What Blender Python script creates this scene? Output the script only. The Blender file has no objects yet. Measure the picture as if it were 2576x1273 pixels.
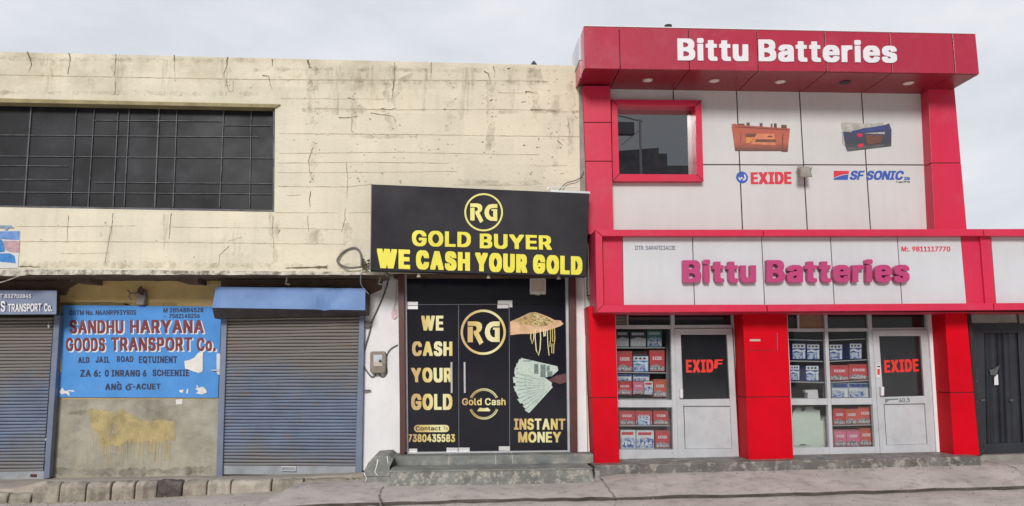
import bpy, bmesh, math, random
from mathutils import Vector, Matrix
random.seed(7)
SC = bpy.context.scene
COL = SC.collection
# ------------------------------------------------------------------ camera
W, H, F = 2576.0, 1273.0, 2000.0        # measuring grid on the photograph
CAM = Vector((0, -11.2, 1.54))
ROT = (Matrix.Rotation(math.radians(-3.5), 3, 'Z') @ Matrix.Rotation(math.radians(98.1), 3, 'X')
       @ Matrix.Rotation(-0.006, 3, 'Z'))
cd = bpy.data.cameras.new('camera')
cd.sensor_width = 36; cd.sensor_fit = 'HORIZONTAL'; cd.lens = 36 * F / W
cd.clip_end = 2000; cd.clip_start = 0.05
cam = bpy.data.objects.new('camera', cd); COL.objects.link(cam)
cam.matrix_world = Matrix.Translation(CAM) @ ROT.to_4x4()
SC.camera = cam
# ------------------------------------------------------------------ light
SUN_EL, SUN_AZ = math.radians(24), math.radians(191)     # behind the camera, above the street
SC.view_settings.view_transform = 'Standard'; SC.view_settings.look = 'None'
SC.view_settings.exposure = -0.13; SC.view_settings.gamma = 1
SC.cycles.transparent_max_bounces = 32; SC.cycles.max_bounces = 10
w = bpy.data.worlds.new('World'); SC.world = w; w.use_nodes = True
nt = w.node_tree; nt.nodes.clear()
def N(tree, t, **kw):
    n = tree.nodes.new(t)
    for k, v in kw.items():
        if k.startswith('i_'):
            n.inputs[k[2:].replace('_', ' ')].default_value = v
        else: setattr(n, k, v)
    return n
def L(tree, a, b): tree.links.new(a, b)
def MATH(tree, op, a, b=None, c=None, clamp=False):
    n = N(tree, 'ShaderNodeMath', operation=op); n.use_clamp = clamp
    for i, x in enumerate((a, b, c)):
        if x is None: continue
        if isinstance(x, (int, float)): n.inputs[i].default_value = x
        else: L(tree, x, n.inputs[i])
    return n.outputs[0]
def MIXC(tree, fac, a, b, mode='MIX'):
    n = N(tree, 'ShaderNodeMix', data_type='RGBA', blend_type=mode)
    for i, x in ((0, fac), (6, a), (7, b)):
        if isinstance(x, (int, float)): n.inputs[i].default_value = x
        elif isinstance(x, (tuple, list)): n.inputs[i].default_value = (*x[:3], 1)
        else: L(tree, x, n.inputs[i])
    return n.outputs[2]
sky = N(nt, 'ShaderNodeTexSky', sky_type='NISHITA', sun_disc=False, sun_elevation=SUN_EL, sun_rotation=SUN_AZ)
tc = N(nt, 'ShaderNodeTexCoord')
sep = N(nt, 'ShaderNodeSeparateXYZ'); L(nt, tc.outputs['Generated'], sep.inputs[0])
zz = MATH(nt, 'MAXIMUM', sep.outputs['Z'], 0.0)
# overcast luminance: back sky dimmed to deepen canopy shade, zenith boosted to light the ground; the sun glows through low behind the camera
fb = N(nt, 'ShaderNodeMapRange', interpolation_type='SMOOTHSTEP'); L(nt, sep.outputs['Y'], fb.inputs[0])
for k_, v_ in enumerate((-0.35, 0.45, 0.24, 0.86)): fb.inputs[k_ + 1].default_value = v_
zb_ = N(nt, 'ShaderNodeMapRange', interpolation_type='SMOOTHSTEP'); L(nt, sep.outputs['Z'], zb_.inputs[0])
for k_, v_ in enumerate((0.42, 0.95, 1.0, 4.4)): zb_.inputs[k_ + 1].default_value = v_
lum = MATH(nt, 'MULTIPLY', fb.outputs[0], zb_.outputs[0])
mp = N(nt, 'ShaderNodeMapping'); L(nt, tc.outputs['Generated'], mp.inputs[0]); mp.inputs['Scale'].default_value = (1.0, 1.0, 2.4)
nz = N(nt, 'ShaderNodeTexNoise', i_Scale=3.6, i_Detail=6.0, i_Roughness=0.55, i_Distortion=0.25); L(nt, mp.outputs[0], nz.inputs['Vector'])
rr = N(nt, 'ShaderNodeValToRGB'); L(nt, nz.outputs['Fac'], rr.inputs[0])
rr.color_ramp.elements[0].position = 0.36; rr.color_ramp.elements[0].color = (0.87, 0.92, 1.0, 1)
rr.color_ramp.elements[1].position = 0.64; rr.color_ramp.elements[1].color = (1.08, 1.09, 1.14, 1)
vm = N(nt, 'ShaderNodeVectorMath', operation='SCALE'); L(nt, rr.outputs[0], vm.inputs[0]); L(nt, lum, vm.inputs['Scale'])
bg1 = N(nt, 'ShaderNodeBackground'); L(nt, sky.outputs[0], bg1.inputs[0]); bg1.inputs[1].default_value = 0.1
bg2 = N(nt, 'ShaderNodeBackground'); L(nt, vm.outputs[0], bg2.inputs[0]); bg2.inputs[1].default_value = 1.0
mx = N(nt, 'ShaderNodeMixShader', i_Fac=0.95)
L(nt, bg1.outputs[0], mx.inputs[1]); L(nt, bg2.outputs[0], mx.inputs[2])
wo = N(nt, 'ShaderNodeOutputWorld'); L(nt, mx.outputs[0], wo.inputs[0])
sd = bpy.data.lights.new('sun', 'SUN'); sd.energy = 2.8; sd.angle = math.radians(15); sd.color = (1, 0.975, 0.94)
sun = bpy.data.objects.new('sun', sd); COL.objects.link(sun)
az, el = SUN_AZ, SUN_EL
sdir = Vector((math.sin(az) * math.cos(el), math.cos(az) * math.cos(el), math.sin(el)))
sun.rotation_euler = sdir.to_track_quat('Z', 'Y').to_euler(); sun.location = sdir * 30

# ------------------------------------------------------------------ helpers
def ray(u, v): return ROT @ Vector(((u - W / 2) / F, -(v - H / 2) / F, -1))
def P(u, v, y):
    d = ray(u, v); return CAM + d * ((y - CAM.y) / d.y)
def G(u, v, z):
    d = ray(u, v); return CAM + d * ((z - CAM.z) / d.z)
def rect(u0, v0, u1, v1): return [(u0, v0), (u1, v0), (u1, v1), (u0, v1)]
def bil(q, s, t):               # q = TL TR BR BL, s right, t down
    a = (q[0][0] + (q[1][0] - q[0][0]) * s, q[0][1] + (q[1][1] - q[0][1]) * s)
    b = (q[3][0] + (q[2][0] - q[3][0]) * s, q[3][1] + (q[2][1] - q[3][1]) * s)
    return (a[0] + (b[0] - a[0]) * t, a[1] + (b[1] - a[1]) * t)
def sub(q, s0, t0, s1, t1): return [bil(q, s0, t0), bil(q, s1, t0), bil(q, s1, t1), bil(q, s0, t1)]

class B:
    def __init__(s): s.v = []; s.f = []; s.m = []
    def add(s, pts, faces, mi=0):
        o = len(s.v); s.v += [Vector(p) for p in pts]
        for f in faces: s.f.append([o + i for i in f]); s.m.append(mi)
    def prism3(s, pts, d, mi=0, side=None):
        n = len(pts); d = Vector(d)
        s.add(list(pts) + [Vector(p) + d for p in pts], [list(range(n)), list(range(2 * n - 1, n - 1, -1))], mi)
        o = len(s.v) - 2 * n
        for i in range(n):
            j = (i + 1) % n; s.f.append([o + i, o + j, o + n + j, o + n + i]); s.m.append(mi if side is None else side)
    def q(s, px, y, dy, mi=0, side=None): s.prism3([P(u, v, y) for u, v in px], (0, dy, 0), mi, side)
    def flat(s, px, y, mi=0): s.add([P(u, v, y) for u, v in px], [list(range(len(px)))], mi)
    def frame(s, o, i, y, dy, mi=0):
        for k in range(4):
            j = (k + 1) % 4; s.q([o[k], o[j], i[j], i[k]], y, dy, mi)
    def box(s, x0, x1, y0, y1, z0, z1, mi=0):
        s.add([(x, y, z) for z in (z0, z1) for y in (y0, y1) for x in (x0, x1)],
              [(0, 2, 3, 1), (4, 5, 7, 6), (0, 1, 5, 4), (2, 6, 7, 3), (0, 4, 6, 2), (1, 3, 7, 5)], mi)
    def tube(s, pts, r, mi=0, n=7):
        pts = [Vector(p) for p in pts]; o = len(s.v); k = len(pts)
        for i, p in enumerate(pts):
            t = (pts[min(i + 1, k - 1)] - pts[max(i - 1, 0)]).normalized()
            a = t.cross(Vector((0.3, 1, 0.2))).normalized(); b = t.cross(a)
            rr_ = r[i] if isinstance(r, (list, tuple)) else r
            for j in range(n):
                an = 2 * math.pi * j / n; s.v.append(p + (a * math.cos(an) + b * math.sin(an)) * rr_)
        for i in range(k - 1):
            for j in range(n):
                s.f.append([o + i * n + j, o + i * n + (j + 1) % n, o + (i + 1) * n + (j + 1) % n, o + (i + 1) * n + j]); s.m.append(mi)
        s.f.append([o + j for j in range(n)]); s.m.append(mi)
        s.f.append([o + (k - 1) * n + j for j in range(n)][::-1]); s.m.append(mi)
    def cyl(s, c, r, h, axis='y', mi=0, n=20, r2=None):
        c = Vector(c); r2 = r if r2 is None else r2; o = len(s.v)
        for e, ra in ((0, r), (1, r2)):
            for j in range(n):
                a = 2 * math.pi * j / n; x, y = ra * math.cos(a), ra * math.sin(a)
                s.v.append(c + Vector({'y': (x, h * e, y), 'z': (x, y, h * e), 'x': (h * e, x, y)}[axis]))
        s.f.append([o + j for j in range(n)]); s.m.append(mi)
        s.f.append([o + n + j for j in range(n)][::-1]); s.m.append(mi)
        for j in range(n): s.f.append([o + j, o + (j + 1) % n, o + n + (j + 1) % n, o + n + j]); s.m.append(mi)
    def ribbon(s, px, wd, y, mi=0, jit=0.0):
        # a thin crack or line lying on a wall: wd = half width in metres along the line
        pts = []
        for a, b in zip(px[:-1], px[1:]):
            n = max(1, int(math.hypot(b[0] - a[0], b[1] - a[1]) / 7)) if jit else 1
            for i in range(n): pts.append((a[0] + (b[0] - a[0]) * i / n + random.uniform(-jit, jit), a[1] + (b[1] - a[1]) * i / n + random.uniform(-jit, jit)))
        pts.append(px[-1]); p3 = [P(u, v, y) for u, v in pts]; k = len(p3); o = len(s.v)
        for i, p in enumerate(p3):
            t = (p3[min(i + 1, k - 1)] - p3[max(i - 1, 0)]).normalized(); nn = Vector((-t.z, 0, t.x))
            ww = (wd[0] + (wd[1] - wd[0]) * i / (k - 1)) if isinstance(wd, (tuple, list)) else wd
            if jit: ww *= random.uniform(0.45, 1.3)
            s.v += [p + nn * ww, p - nn * ww]
        for i in range(k - 1): s.f.append([o + 2 * i, o + 2 * i + 1, o + 2 * i + 3, o + 2 * i + 2]); s.m.append(mi)
    def build(s, name, mats, parent=None, bevel=0, smooth=False, kind=None):
        if not isinstance(mats, (list, tuple)): mats = [mats]
        if parent is not None: org = Vector(parent['_o'])
        else:
            lo = Vector([min(p[i] for p in s.v) for i in range(3)]); hi = Vector([max(p[i] for p in s.v) for i in range(3)])
            org = Vector(((lo.x + hi.x) / 2, (lo.y + hi.y) / 2, lo.z))
        me = bpy.data.meshes.new(name)
        me.from_pydata([tuple(p - org) for p in s.v], [], s.f)
        for m_ in mats: me.materials.append(m_)
        for p, mi in zip(me.polygons, s.m): p.material_index = mi; p.use_smooth = smooth
        bm = bmesh.new(); bm.from_mesh(me); bmesh.ops.recalc_face_normals(bm, faces=bm.faces); bm.to_mesh(me); bm.free()
        ob = bpy.data.objects.new(name, me); COL.objects.link(ob)
        ob['_o'] = tuple(org)
        if parent is not None: ob.parent = parent
        else: ob.location = org
        if bevel:
            b = ob.modifiers.new('bevel', 'BEVEL'); b.width = bevel; b.segments = 2; b.limit_method = 'ANGLE'; b.angle_limit = 0.7
        if kind: ob['kind'] = kind
        return ob
def thing(name, label, cat, loc, group=None):
    o = bpy.data.objects.new(name, None); COL.objects.link(o); o.empty_display_size = 0.1
    o.location = loc; o['_o'] = tuple(loc); return tag(o, label, cat, group)
def tag(o, label, cat, group=None):
    o['label'] = label; o['category'] = cat
    if group: o['group'] = group
    return o

# heavy lettering: glyph outlines are rasterised, thickened and traced again, so one plain font gives every weight
import os, numpy as np
from bpy.path import abspath
FONT = None
try: FONT = bpy.data.fonts.load(os.path.join(bpy.utils.system_resource('DATAFILES', path='fonts'), 'Inter.woff2'))
except Exception: FONT = None
_gl = {}; _capx = [None]
def raw_glyph(ch):
    cu = bpy.data.curves.new('t', 'FONT'); cu.body = ch; cu.size = 1
    if FONT: cu.font = FONT
    ob = bpy.data.objects.new('t', cu); COL.objects.link(ob)
    dg = bpy.context.evaluated_depsgraph_get(); dg.update()
    c2 = ob.to_curve(dg); loops = []
    for s in c2.splines:
        bp = s.bezier_points; n = len(bp); pts = []
        for i in range(n if s.use_cyclic_u else n - 1):
            a, z = bp[i], bp[(i + 1) % n]
            for k in range(8):
                t = k / 8; m = 1 - t
                p = a.co * m ** 3 + a.handle_right * 3 * m * m * t + z.handle_left * 3 * m * t * t + z.co * t ** 3; pts.append((p.x, p.y))
        if len(pts) > 2: loops.append(np.array(pts))
    ob.to_curve_clear(); bpy.data.objects.remove(ob); bpy.data.curves.remove(cu); return loops
def glyph(ch, rx, ry, px=72):
    key = (ch, rx, ry, px)
    if key in _gl: return _gl[key]
    if _capx[0] is None:
        h = np.concatenate(raw_glyph('H')); _capx[0] = h[:, 1].max() - h[:, 1].min()
    loops = [l / _capx[0] for l in raw_glyph(ch)]
    if not loops: _gl[key] = ([], 0); return _gl[key]
    al = np.concatenate(loops); x0, y0 = al.min(0); x1, y1 = al.max(0)
    pad = 5 + int(max(rx, ry) * px); W_, H_ = int((x1 - x0) * px) + 2 * pad + 1, int((y1 - y0) * px) + 2 * pad + 1
    wn_ = np.zeros((H_, W_), int); xs = (np.arange(W_) - pad) / px + x0
    A = np.concatenate(loops); Z = np.concatenate([np.roll(l, -1, 0) for l in loops])
    for r in range(H_):
        y = (r - pad + .37) / px + y0; u = (A[:, 1] <= y) & (Z[:, 1] > y); d = (A[:, 1] > y) & (Z[:, 1] <= y)
        for sel, sg in ((u, 1), (d, -1)):
            a, z = A[sel], Z[sel]
            for xc in a[:, 0] + (y - a[:, 1]) / (z[:, 1] - a[:, 1]) * (z[:, 0] - a[:, 0]): wn_[r] += sg * (xs > xc)
    g = (wn_ != 0).astype(float)
    def dil(g, k, ax):
        o = g.copy()
        for i in range(1, int(k) + 1): o = np.maximum(o, np.maximum(np.roll(g, i, ax), np.roll(g, -i, ax)))
        f = k - int(k)
        if f > .05: o = np.maximum(o, f * np.maximum(np.roll(o, 1, ax), np.roll(o, -1, ax)))
        return o
    g = dil(dil(g, rx * px, 1), ry * px, 0)
    for ax in (0, 1): g = (np.roll(g, 1, ax) + 2 * g + np.roll(g, -1, ax)) / 4
    # marching squares
    seg = {}; lv = .5
    def ip(a, b, va, vb): t = (lv - va) / (vb - va); return (a[0] + (b[0] - a[0]) * t, a[1] + (b[1] - a[1]) * t)
    ins = g > lv; cell = (ins[:-1, :-1].astype(int) + ins[:-1, 1:] + ins[1:, :-1] + ins[1:, 1:]); rr_, cc_ = np.where((cell > 0) & (cell < 4))
    for r, c in zip(rr_, cc_):
        q = [(c, r), (c + 1, r), (c + 1, r + 1), (c, r + 1)]; v = [g[r, c], g[r, c + 1], g[r + 1, c + 1], g[r + 1, c]]; en = []; ex = []
        for i in range(4):
            j = (i + 1) % 4
            if (v[i] > lv) != (v[j] > lv):
                (ex if v[i] > lv else en).append((ip(q[i], q[j], v[i], v[j]), ((r, c), i)))
        ek = lambda e: tuple(sorted([q[e], q[(e + 1) % 4]]))
        for (p, (_, e1)), (p2, (_, e2)) in zip(ex, en): seg[ek(e1)] = (p, ek(e2))
    out = []
    while seg:
        k0 = next(iter(seg)); k = k0; lp = []
        while k in seg:
            p, k = seg.pop(k); lp.append(p)
        lp = np.array(lp)
        if len(lp) < 6: continue
        def dp(p, tol):
            if len(p) < 3: return p
            a, z = p[0], p[-1]; d = z - a; n = np.hypot(*d) or 1e-9; dist = np.abs((p[:, 0] - a[0]) * d[1] - (p[:, 1] - a[1]) * d[0]) / n if n > 1e-6 else np.hypot(*(p - a).T)
            i = int(dist.argmax())
            if dist[i] < tol: return np.array([a, z])
            return np.concatenate([dp(p[:i + 1], tol)[:-1], dp(p[i:], tol)])
        far = int(np.hypot(*(lp - lp[0]).T).argmax()); l2 = np.concatenate([dp(lp[:far + 1], .45)[:-1], dp(np.concatenate([lp[far:], lp[:1]]), .45)[:-1]])
        if len(l2) > 2: out.append((l2 - pad) / px + (x0, y0))
    al = np.concatenate(out); xm = al[:, 0].min(); _gl[key] = ([l - (xm, 0) for l in out], al[:, 0].max() - xm); return _gl[key]
WT = {'reg': (.0, .0), 'semi': (.022, .014), 'bold': (.045, .028), 'black': (.078, .045), 'impact': (.15, .07), 'cond': (.11, .05)}
def text(s, quad, y, th, mat, parent, name='lettering', bold='bold', gap=.12, res=4, shear=0.0, space=.42):
    rx, ry = WT[bold]; px = 40 if res < 3 else 110; x = 0; loops = []
    for ch in s:
        if ch == ' ': x += space; continue
        ls, wd = glyph(ch, rx, ry, px)
        loops += [l + (x, 0) for l in ls]; x += wd + gap
    if shear: loops = [np.stack([l[:, 0] + shear * l[:, 1], l[:, 1]], 1) for l in loops]
    al = np.concatenate(loops); (x0, y0), (x1, y1) = al.min(0), al.max(0)
    cu = bpy.data.curves.new('t', 'CURVE'); cu.dimensions = '2D'; cu.fill_mode = 'BOTH'; cu.extrude = .5
    for l in loops:
        sp = cu.splines.new('POLY'); sp.points.add(len(l) - 1); sp.use_cyclic_u = True
        for p, q in zip(sp.points, l): p.co = ((q[0] - x0) / (x1 - x0), (y1 - q[1]) / (y1 - y0), 0, 1)
    ob = bpy.data.objects.new('t', cu); COL.objects.link(ob); dg = bpy.context.evaluated_depsgraph_get(); dg.update()
    me = bpy.data.meshes.new_from_object(ob.evaluated_get(dg)); bpy.data.objects.remove(ob)
    b = B(); out = []
    for v in me.vertices:
        p = P(*bil(quad, v.co.x, v.co.y), y); p.y += (0.5 - v.co.z) * th; out.append(p)
    b.add(out, [list(p.vertices) for p in me.polygons]); bpy.data.meshes.remove(me); bpy.data.curves.remove(cu)
    return b.build(name, mat, parent)
def shape(b, polys, quad, y, th, mi=0):      # unit-square outlines (y up) mapped on to a quad
    for pl in polys: b.q([bil(quad, x, 1 - yy) for x, yy in pl], y, th, mi)
def ring(b, c, rx, ry, wd, y, th, mi=0, n=48, a0=0, a1=360):
    for i in range(n):
        A, Z = [math.radians(a0 + (a1 - a0) * k / n) for k in (i, i + 1)]
        b.q([(c[0] + rx * math.cos(A), c[1] + ry * math.sin(A)), (c[0] + rx * math.cos(Z), c[1] + ry * math.sin(Z)),
             (c[0] + (rx - wd) * math.cos(Z), c[1] + (ry - wd) * math.sin(Z)), (c[0] + (rx - wd) * math.cos(A), c[1] + (ry - wd) * math.sin(A))], y, th, mi)
def cells(b, top, bot, y, dy, gap=2.4, mi=0):
    n = len(top) - 1
    for i in range(n):
        a = 0 if i == 0 else gap / 2; z = 0 if i == n - 1 else gap / 2
        b.q([(top[i][0] + a, top[i][1]), (top[i + 1][0] - z, top[i + 1][1]), (bot[i + 1][0] - z, bot[i + 1][1]), (bot[i][0] + a, bot[i][1])], y, dy, mi)

# ------------------------------------------------------------------ materials
def mat(name, col, rough=0.5, var=0.12, scale=1.5, bump=0.0, bscale=40.0, spots=None, metal=0.0, spec=0.5, streak=0.0, col2=None, coat=0.0):
    m = bpy.data.materials.new(name); m.use_nodes = True; t = m.node_tree; bs = t.nodes['Principled BSDF']
    geo = N(t, 'ShaderNodeNewGeometry'); pos = geo.outputs['Position']
    n1 = N(t, 'ShaderNodeTexNoise', i_Scale=scale, i_Detail=8.0, i_Roughness=0.62); L(t, pos, n1.inputs['Vector'])
    c2 = col2 or tuple(c * (1 - var * 1.6) for c in col)
    r1 = N(t, 'ShaderNodeMapRange', clamp=True); L(t, n1.outputs['Fac'], r1.inputs[0]); r1.inputs[1].default_value = 0.38; r1.inputs[2].default_value = 0.68
    c = MIXC(t, r1.outputs[0], tuple(min(1, x * (1 + var * 0.5)) for x in col), c2)
    if streak:
        mpn = N(t, 'ShaderNodeMapping'); L(t, pos, mpn.inputs[0]); mpn.inputs['Scale'].default_value = (9, 9, 0.45)
        n2 = N(t, 'ShaderNodeTexNoise', i_Scale=1.0, i_Detail=5.0, i_Roughness=0.7); L(t, mpn.outputs[0], n2.inputs['Vector'])
        r2 = N(t, 'ShaderNodeMapRange', clamp=True); L(t, n2.outputs['Fac'], r2.inputs[0]); r2.inputs[1].default_value = 0.5; r2.inputs[2].default_value = 0.85
        c = MIXC(t, MATH(t, 'MULTIPLY', r2.outputs[0], streak), c, tuple(x * 0.45 for x in col))
    if spots:
        sc, lo, hi, scol, amt = spots
        n3 = N(t, 'ShaderNodeTexNoise', i_Scale=sc, i_Detail=7.0, i_Roughness=0.7); L(t, pos, n3.inputs['Vector'])
        r3 = N(t, 'ShaderNodeMapRange', clamp=True); L(t, n3.outputs['Fac'], r3.inputs[0]); r3.inputs[1].default_value = lo; r3.inputs[2].default_value = hi
        c = MIXC(t, MATH(t, 'MULTIPLY', r3.outputs[0], amt), c, scol)
    L(t, c, bs.inputs['Base Color'])
    rn = N(t, 'ShaderNodeMapRange'); L(t, n1.outputs['Fac'], rn.inputs[0]); rn.inputs[1].default_value = 0.3; rn.inputs[2].default_value = 0.7
    rn.inputs[3].default_value = max(0.02, rough - 0.08); rn.inputs[4].default_value = min(1, rough + 0.1); L(t, rn.outputs[0], bs.inputs['Roughness'])
    bs.inputs['Metallic'].default_value = metal; bs.inputs['Specular IOR Level'].default_value = spec
    bs.inputs['Coat Weight'].default_value = coat; bs.inputs['Coat Roughness'].default_value = 0.08
    if bump:
        n4 = N(t, 'ShaderNodeTexNoise', i_Scale=bscale, i_Detail=6.0, i_Roughness=0.65); L(t, pos, n4.inputs['Vector'])
        bp = N(t, 'ShaderNodeBump', i_Strength=bump, i_Distance=0.02 if bscale > 4 else 0.25); L(t, n4.outputs['Fac'], bp.inputs['Height']); L(t, bp.outputs[0], bs.inputs['Normal'])
    return m
def fade(name, col, scale, lo, hi, amt, col2=None, stretch=(1, 1, 1)):
    # thin worn paint or a stain: the wall shows through it in noise-shaped patches
    m = mat(name, col, 0.9, 0.15, scale, col2=col2); t = m.node_tree; bs = t.nodes['Principled BSDF']; out = t.nodes['Material Output']
    geo = N(t, 'ShaderNodeNewGeometry'); mpn = N(t, 'ShaderNodeMapping'); L(t, geo.outputs['Position'], mpn.inputs[0]); mpn.inputs['Scale'].default_value = stretch
    n = N(t, 'ShaderNodeTexNoise', i_Scale=scale, i_Detail=9.0, i_Roughness=0.72); L(t, mpn.outputs[0], n.inputs['Vector'])
    r = N(t, 'ShaderNodeMapRange', clamp=True); L(t, n.outputs['Fac'], r.inputs[0]); r.inputs[1].default_value = lo; r.inputs[2].default_value = hi
    tr = N(t, 'ShaderNodeBsdfTransparent'); ms = N(t, 'ShaderNodeMixShader'); L(t, MATH(t, 'MULTIPLY', r.outputs[0], amt), ms.inputs[0])
    L(t, tr.outputs[0], ms.inputs[1]); L(t, bs.outputs[0], ms.inputs[2]); L(t, ms.outputs[0], out.inputs[0]); return m
def glass(name, tint=(0.86, 0.9, 0.9), ior=1.5):
    m = bpy.data.materials.new(name); m.use_nodes = True; t = m.node_tree; t.nodes.clear()
    tr = N(t, 'ShaderNodeBsdfTransparent'); tr.inputs[0].default_value = (*tint, 1)
    gl = N(t, 'ShaderNodeBsdfGlossy'); gl.inputs['Roughness'].default_value = 0.015
    fr = N(t, 'ShaderNodeFresnel', i_IOR=ior); ms = N(t, 'ShaderNodeMixShader')
    L(t, fr.outputs[0], ms.inputs[0]); L(t, tr.outputs[0], ms.inputs[1]); L(t, gl.outputs[0], ms.inputs[2])
    o = N(t, 'ShaderNodeOutputMaterial'); L(t, ms.outputs[0], o.inputs[0]); return m

def cream_wall():
    m = mat('cream paint', (0.70, 0.645, 0.51), 0.88, 0.08, 1.1, 0.5, 22, (3.1, 0.58, 0.80, (0.38, 0.32, 0.21), 0.5), streak=0.22, col2=(0.61, 0.565, 0.455))
    t = m.node_tree; bs = t.nodes['Principled BSDF']; src = bs.inputs['Base Color'].links[0].from_socket
    geo = N(t, 'ShaderNodeNewGeometry'); pos = geo.outputs['Position']; se = N(t, 'ShaderNodeSeparateXYZ'); L(t, pos, se.inputs[0])
    # parapet grime: dirty rain-stained band near the roof
    n = N(t, 'ShaderNodeTexNoise', i_Scale=1.7, i_Detail=8.0, i_Roughness=0.7); L(t, pos, n.inputs['Vector'])
    zf = N(t, 'ShaderNodeMapRange', clamp=True); L(t, se.outputs['Z'], zf.inputs[0]); zf.inputs[1].default_value = 4.9; zf.inputs[2].default_value = 5.95
    nf = N(t, 'ShaderNodeMapRange', clamp=True); L(t, n.outputs['Fac'], nf.inputs[0]); nf.inputs[1].default_value = 0.42; nf.inputs[2].default_value = 0.75
    c = MIXC(t, MATH(t, 'MULTIPLY', MATH(t, 'MULTIPLY', zf.outputs[0], nf.outputs[0]), 0.75), src, (0.30, 0.265, 0.16))
    # repainted pinkish area to the right, fresher towards the sign
    xf = N(t, 'ShaderNodeMapRange', clamp=True); L(t, se.outputs['X'], xf.inputs[0]); xf.inputs[1].default_value = -3.0; xf.inputs[2].default_value = 1.2
    c = MIXC(t, MATH(t, 'MULTIPLY', xf.outputs[0], 0.45), c, (0.69, 0.60, 0.47))
    # each cast board took the wash a little differently
    cv = N(t, 'ShaderNodeCombineXYZ'); L(t, se.outputs['X'], cv.inputs[0]); L(t, se.outputs['Z'], cv.inputs[1])
    br_ = N(t, 'ShaderNodeTexBrick', offset=0.37, squash=1.0); L(t, cv.outputs[0], br_.inputs['Vector'])
    for k_, v_ in (('Scale', 1.0), ('Mortar Size', 0.0), ('Bias', 0.0), ('Brick Width', 1.15), ('Row Height', 0.37)): br_.inputs[k_].default_value = v_
    br_.inputs['Color1'].default_value = (0.86, 0.86, 0.87, 1); br_.inputs['Color2'].default_value = (1.05, 1.03, 1.0, 1); br_.inputs['Mortar'].default_value = (.9, .9, .9, 1)
    c = MIXC(t, 0.45, c, br_.outputs['Color'], 'MULTIPLY')
    # small flaked chips
    vo = N(t, 'ShaderNodeTexNoise', i_Scale=14.0, i_Detail=4.0, i_Roughness=0.75); L(t, pos, vo.inputs['Vector'])
    n2 = N(t, 'ShaderNodeTexNoise', i_Scale=1.3, i_Detail=2.0); L(t, pos, n2.inputs['Vector'])
    ch = MATH(t, 'MULTIPLY', MATH(t, 'GREATER_THAN', vo.outputs['Fac'], 0.675), MATH(t, 'GREATER_THAN', n2.outputs['Fac'], 0.5))
    c = MIXC(t, MATH(t, 'MULTIPLY', ch, 0.6), c, (0.27, 0.225, 0.15))
    L(t, c, bs.inputs['Base Color']); return m
def shutter_mat():
    m = mat('shutter steel', (0.175, 0.225, 0.325), 0.42, 0.15, 2.0, spec=0.5)
    t = m.node_tree; bs = t.nodes['Principled BSDF']; src = bs.inputs['Base Color'].links[0].from_socket
    geo = N(t, 'ShaderNodeNewGeometry'); se = N(t, 'ShaderNodeSeparateXYZ'); L(t, geo.outputs['Position'], se.inputs[0])
    n = N(t, 'ShaderNodeTexNoise', i_Scale=1.1, i_Detail=5.0); L(t, geo.outputs['Position'], n.inputs['Vector'])
    # bare, sun-browned steel: dusty above, blue paint kept in the middle, dusty at the foot
    zt = MATH(t, 'ADD', se.outputs['Z'], MATH(t, 'MULTIPLY', MATH(t, 'SUBTRACT', n.outputs['Fac'], 0.5), 1.4))
    cr = N(t, 'ShaderNodeValToRGB'); L(t, MATH(t, 'MULTIPLY', zt, 0.4), cr.inputs[0]); e = cr.color_ramp.elements
    e[0].position = 0.08; e[0].color = (0.8, 0.8, 0.8, 1); e[1].position = 0.9; e[1].color = (1, 1, 1, 1)
    for p_, v_ in ((0.24, 0.1), (0.45, 0.15), (0.62, 0.9)):
        x = e.new(p_); x.color = (v_, v_, v_, 1)
    c = MIXC(t, cr.outputs[0], src, (0.225, 0.205, 0.185))
    n5 = N(t, 'ShaderNodeTexNoise', i_Scale=6.0, i_Detail=5.0); L(t, geo.outputs['Position'], n5.inputs['Vector'])
    c = MIXC(t, MATH(t, 'MULTIPLY', MATH(t, 'GREATER_THAN', n5.outputs['Fac'], 0.66), 0.5), c, (0.27, 0.18, 0.12))
    L(t, c, bs.inputs['Base Color']); return m

M = {}
M['cream'] = cream_wall()
M['line'] = mat('board joint', (0.42, 0.355, 0.24), 0.9, 0.35, 3, col2=(0.27, 0.22, 0.14))
M['crack'] = mat('crack', (0.17, 0.14, 0.09), 0.95, 0.3, 7, col2=(0.08, 0.065, 0.04))
M['stain'] = mat('stain', (0.40, 0.33, 0.19), 0.9, 0.25, 8)
M['trim'] = mat('window surround', (0.30, 0.25, 0.13), 0.8, 0.2, 3)
M['yellow'] = mat('yellow distemper', (0.60, 0.44, 0.19), 0.85, 0.15, 1.6, 0.3, 30, (4, .6, .75, (.35, .26, .14), .6), streak=.2)
M['dado'] = mat('grey cement plaster', (0.36, 0.335, 0.27), 0.9, 0.24, 2.2, 0.5, 30, (2.6, .5, .72, (.43, .425, .365), .8), streak=.3)
M['soft'] = fade('soft grey brown stain', (0.30, 0.255, 0.17), 5.0, .46, .76, .50, stretch=(1, 1, .6)); M['drip'] = fade('rain streak', (0.32, 0.275, 0.19), 3.0, .47, .78, .46, stretch=(5, 5, .5))
M['wash'] = fade('worn yellow wash', (0.60, 0.49, 0.25), 6.0, .34, .56, .62, stretch=(1, 1, .55)); M['bleach'] = fade('pale scraped bloom', (0.50, 0.49, 0.44), 6.0, .45, .7, .6); M['soot'] = fade('dark smear', (0.17, 0.15, 0.12), 5.0, .4, .7, .6)
M['splash'] = mat('yellow wash', (0.56, 0.465, 0.25), 0.85, 0.12, 5, spots=(7, .56, .7, (.42, .375, .26), .8))
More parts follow.
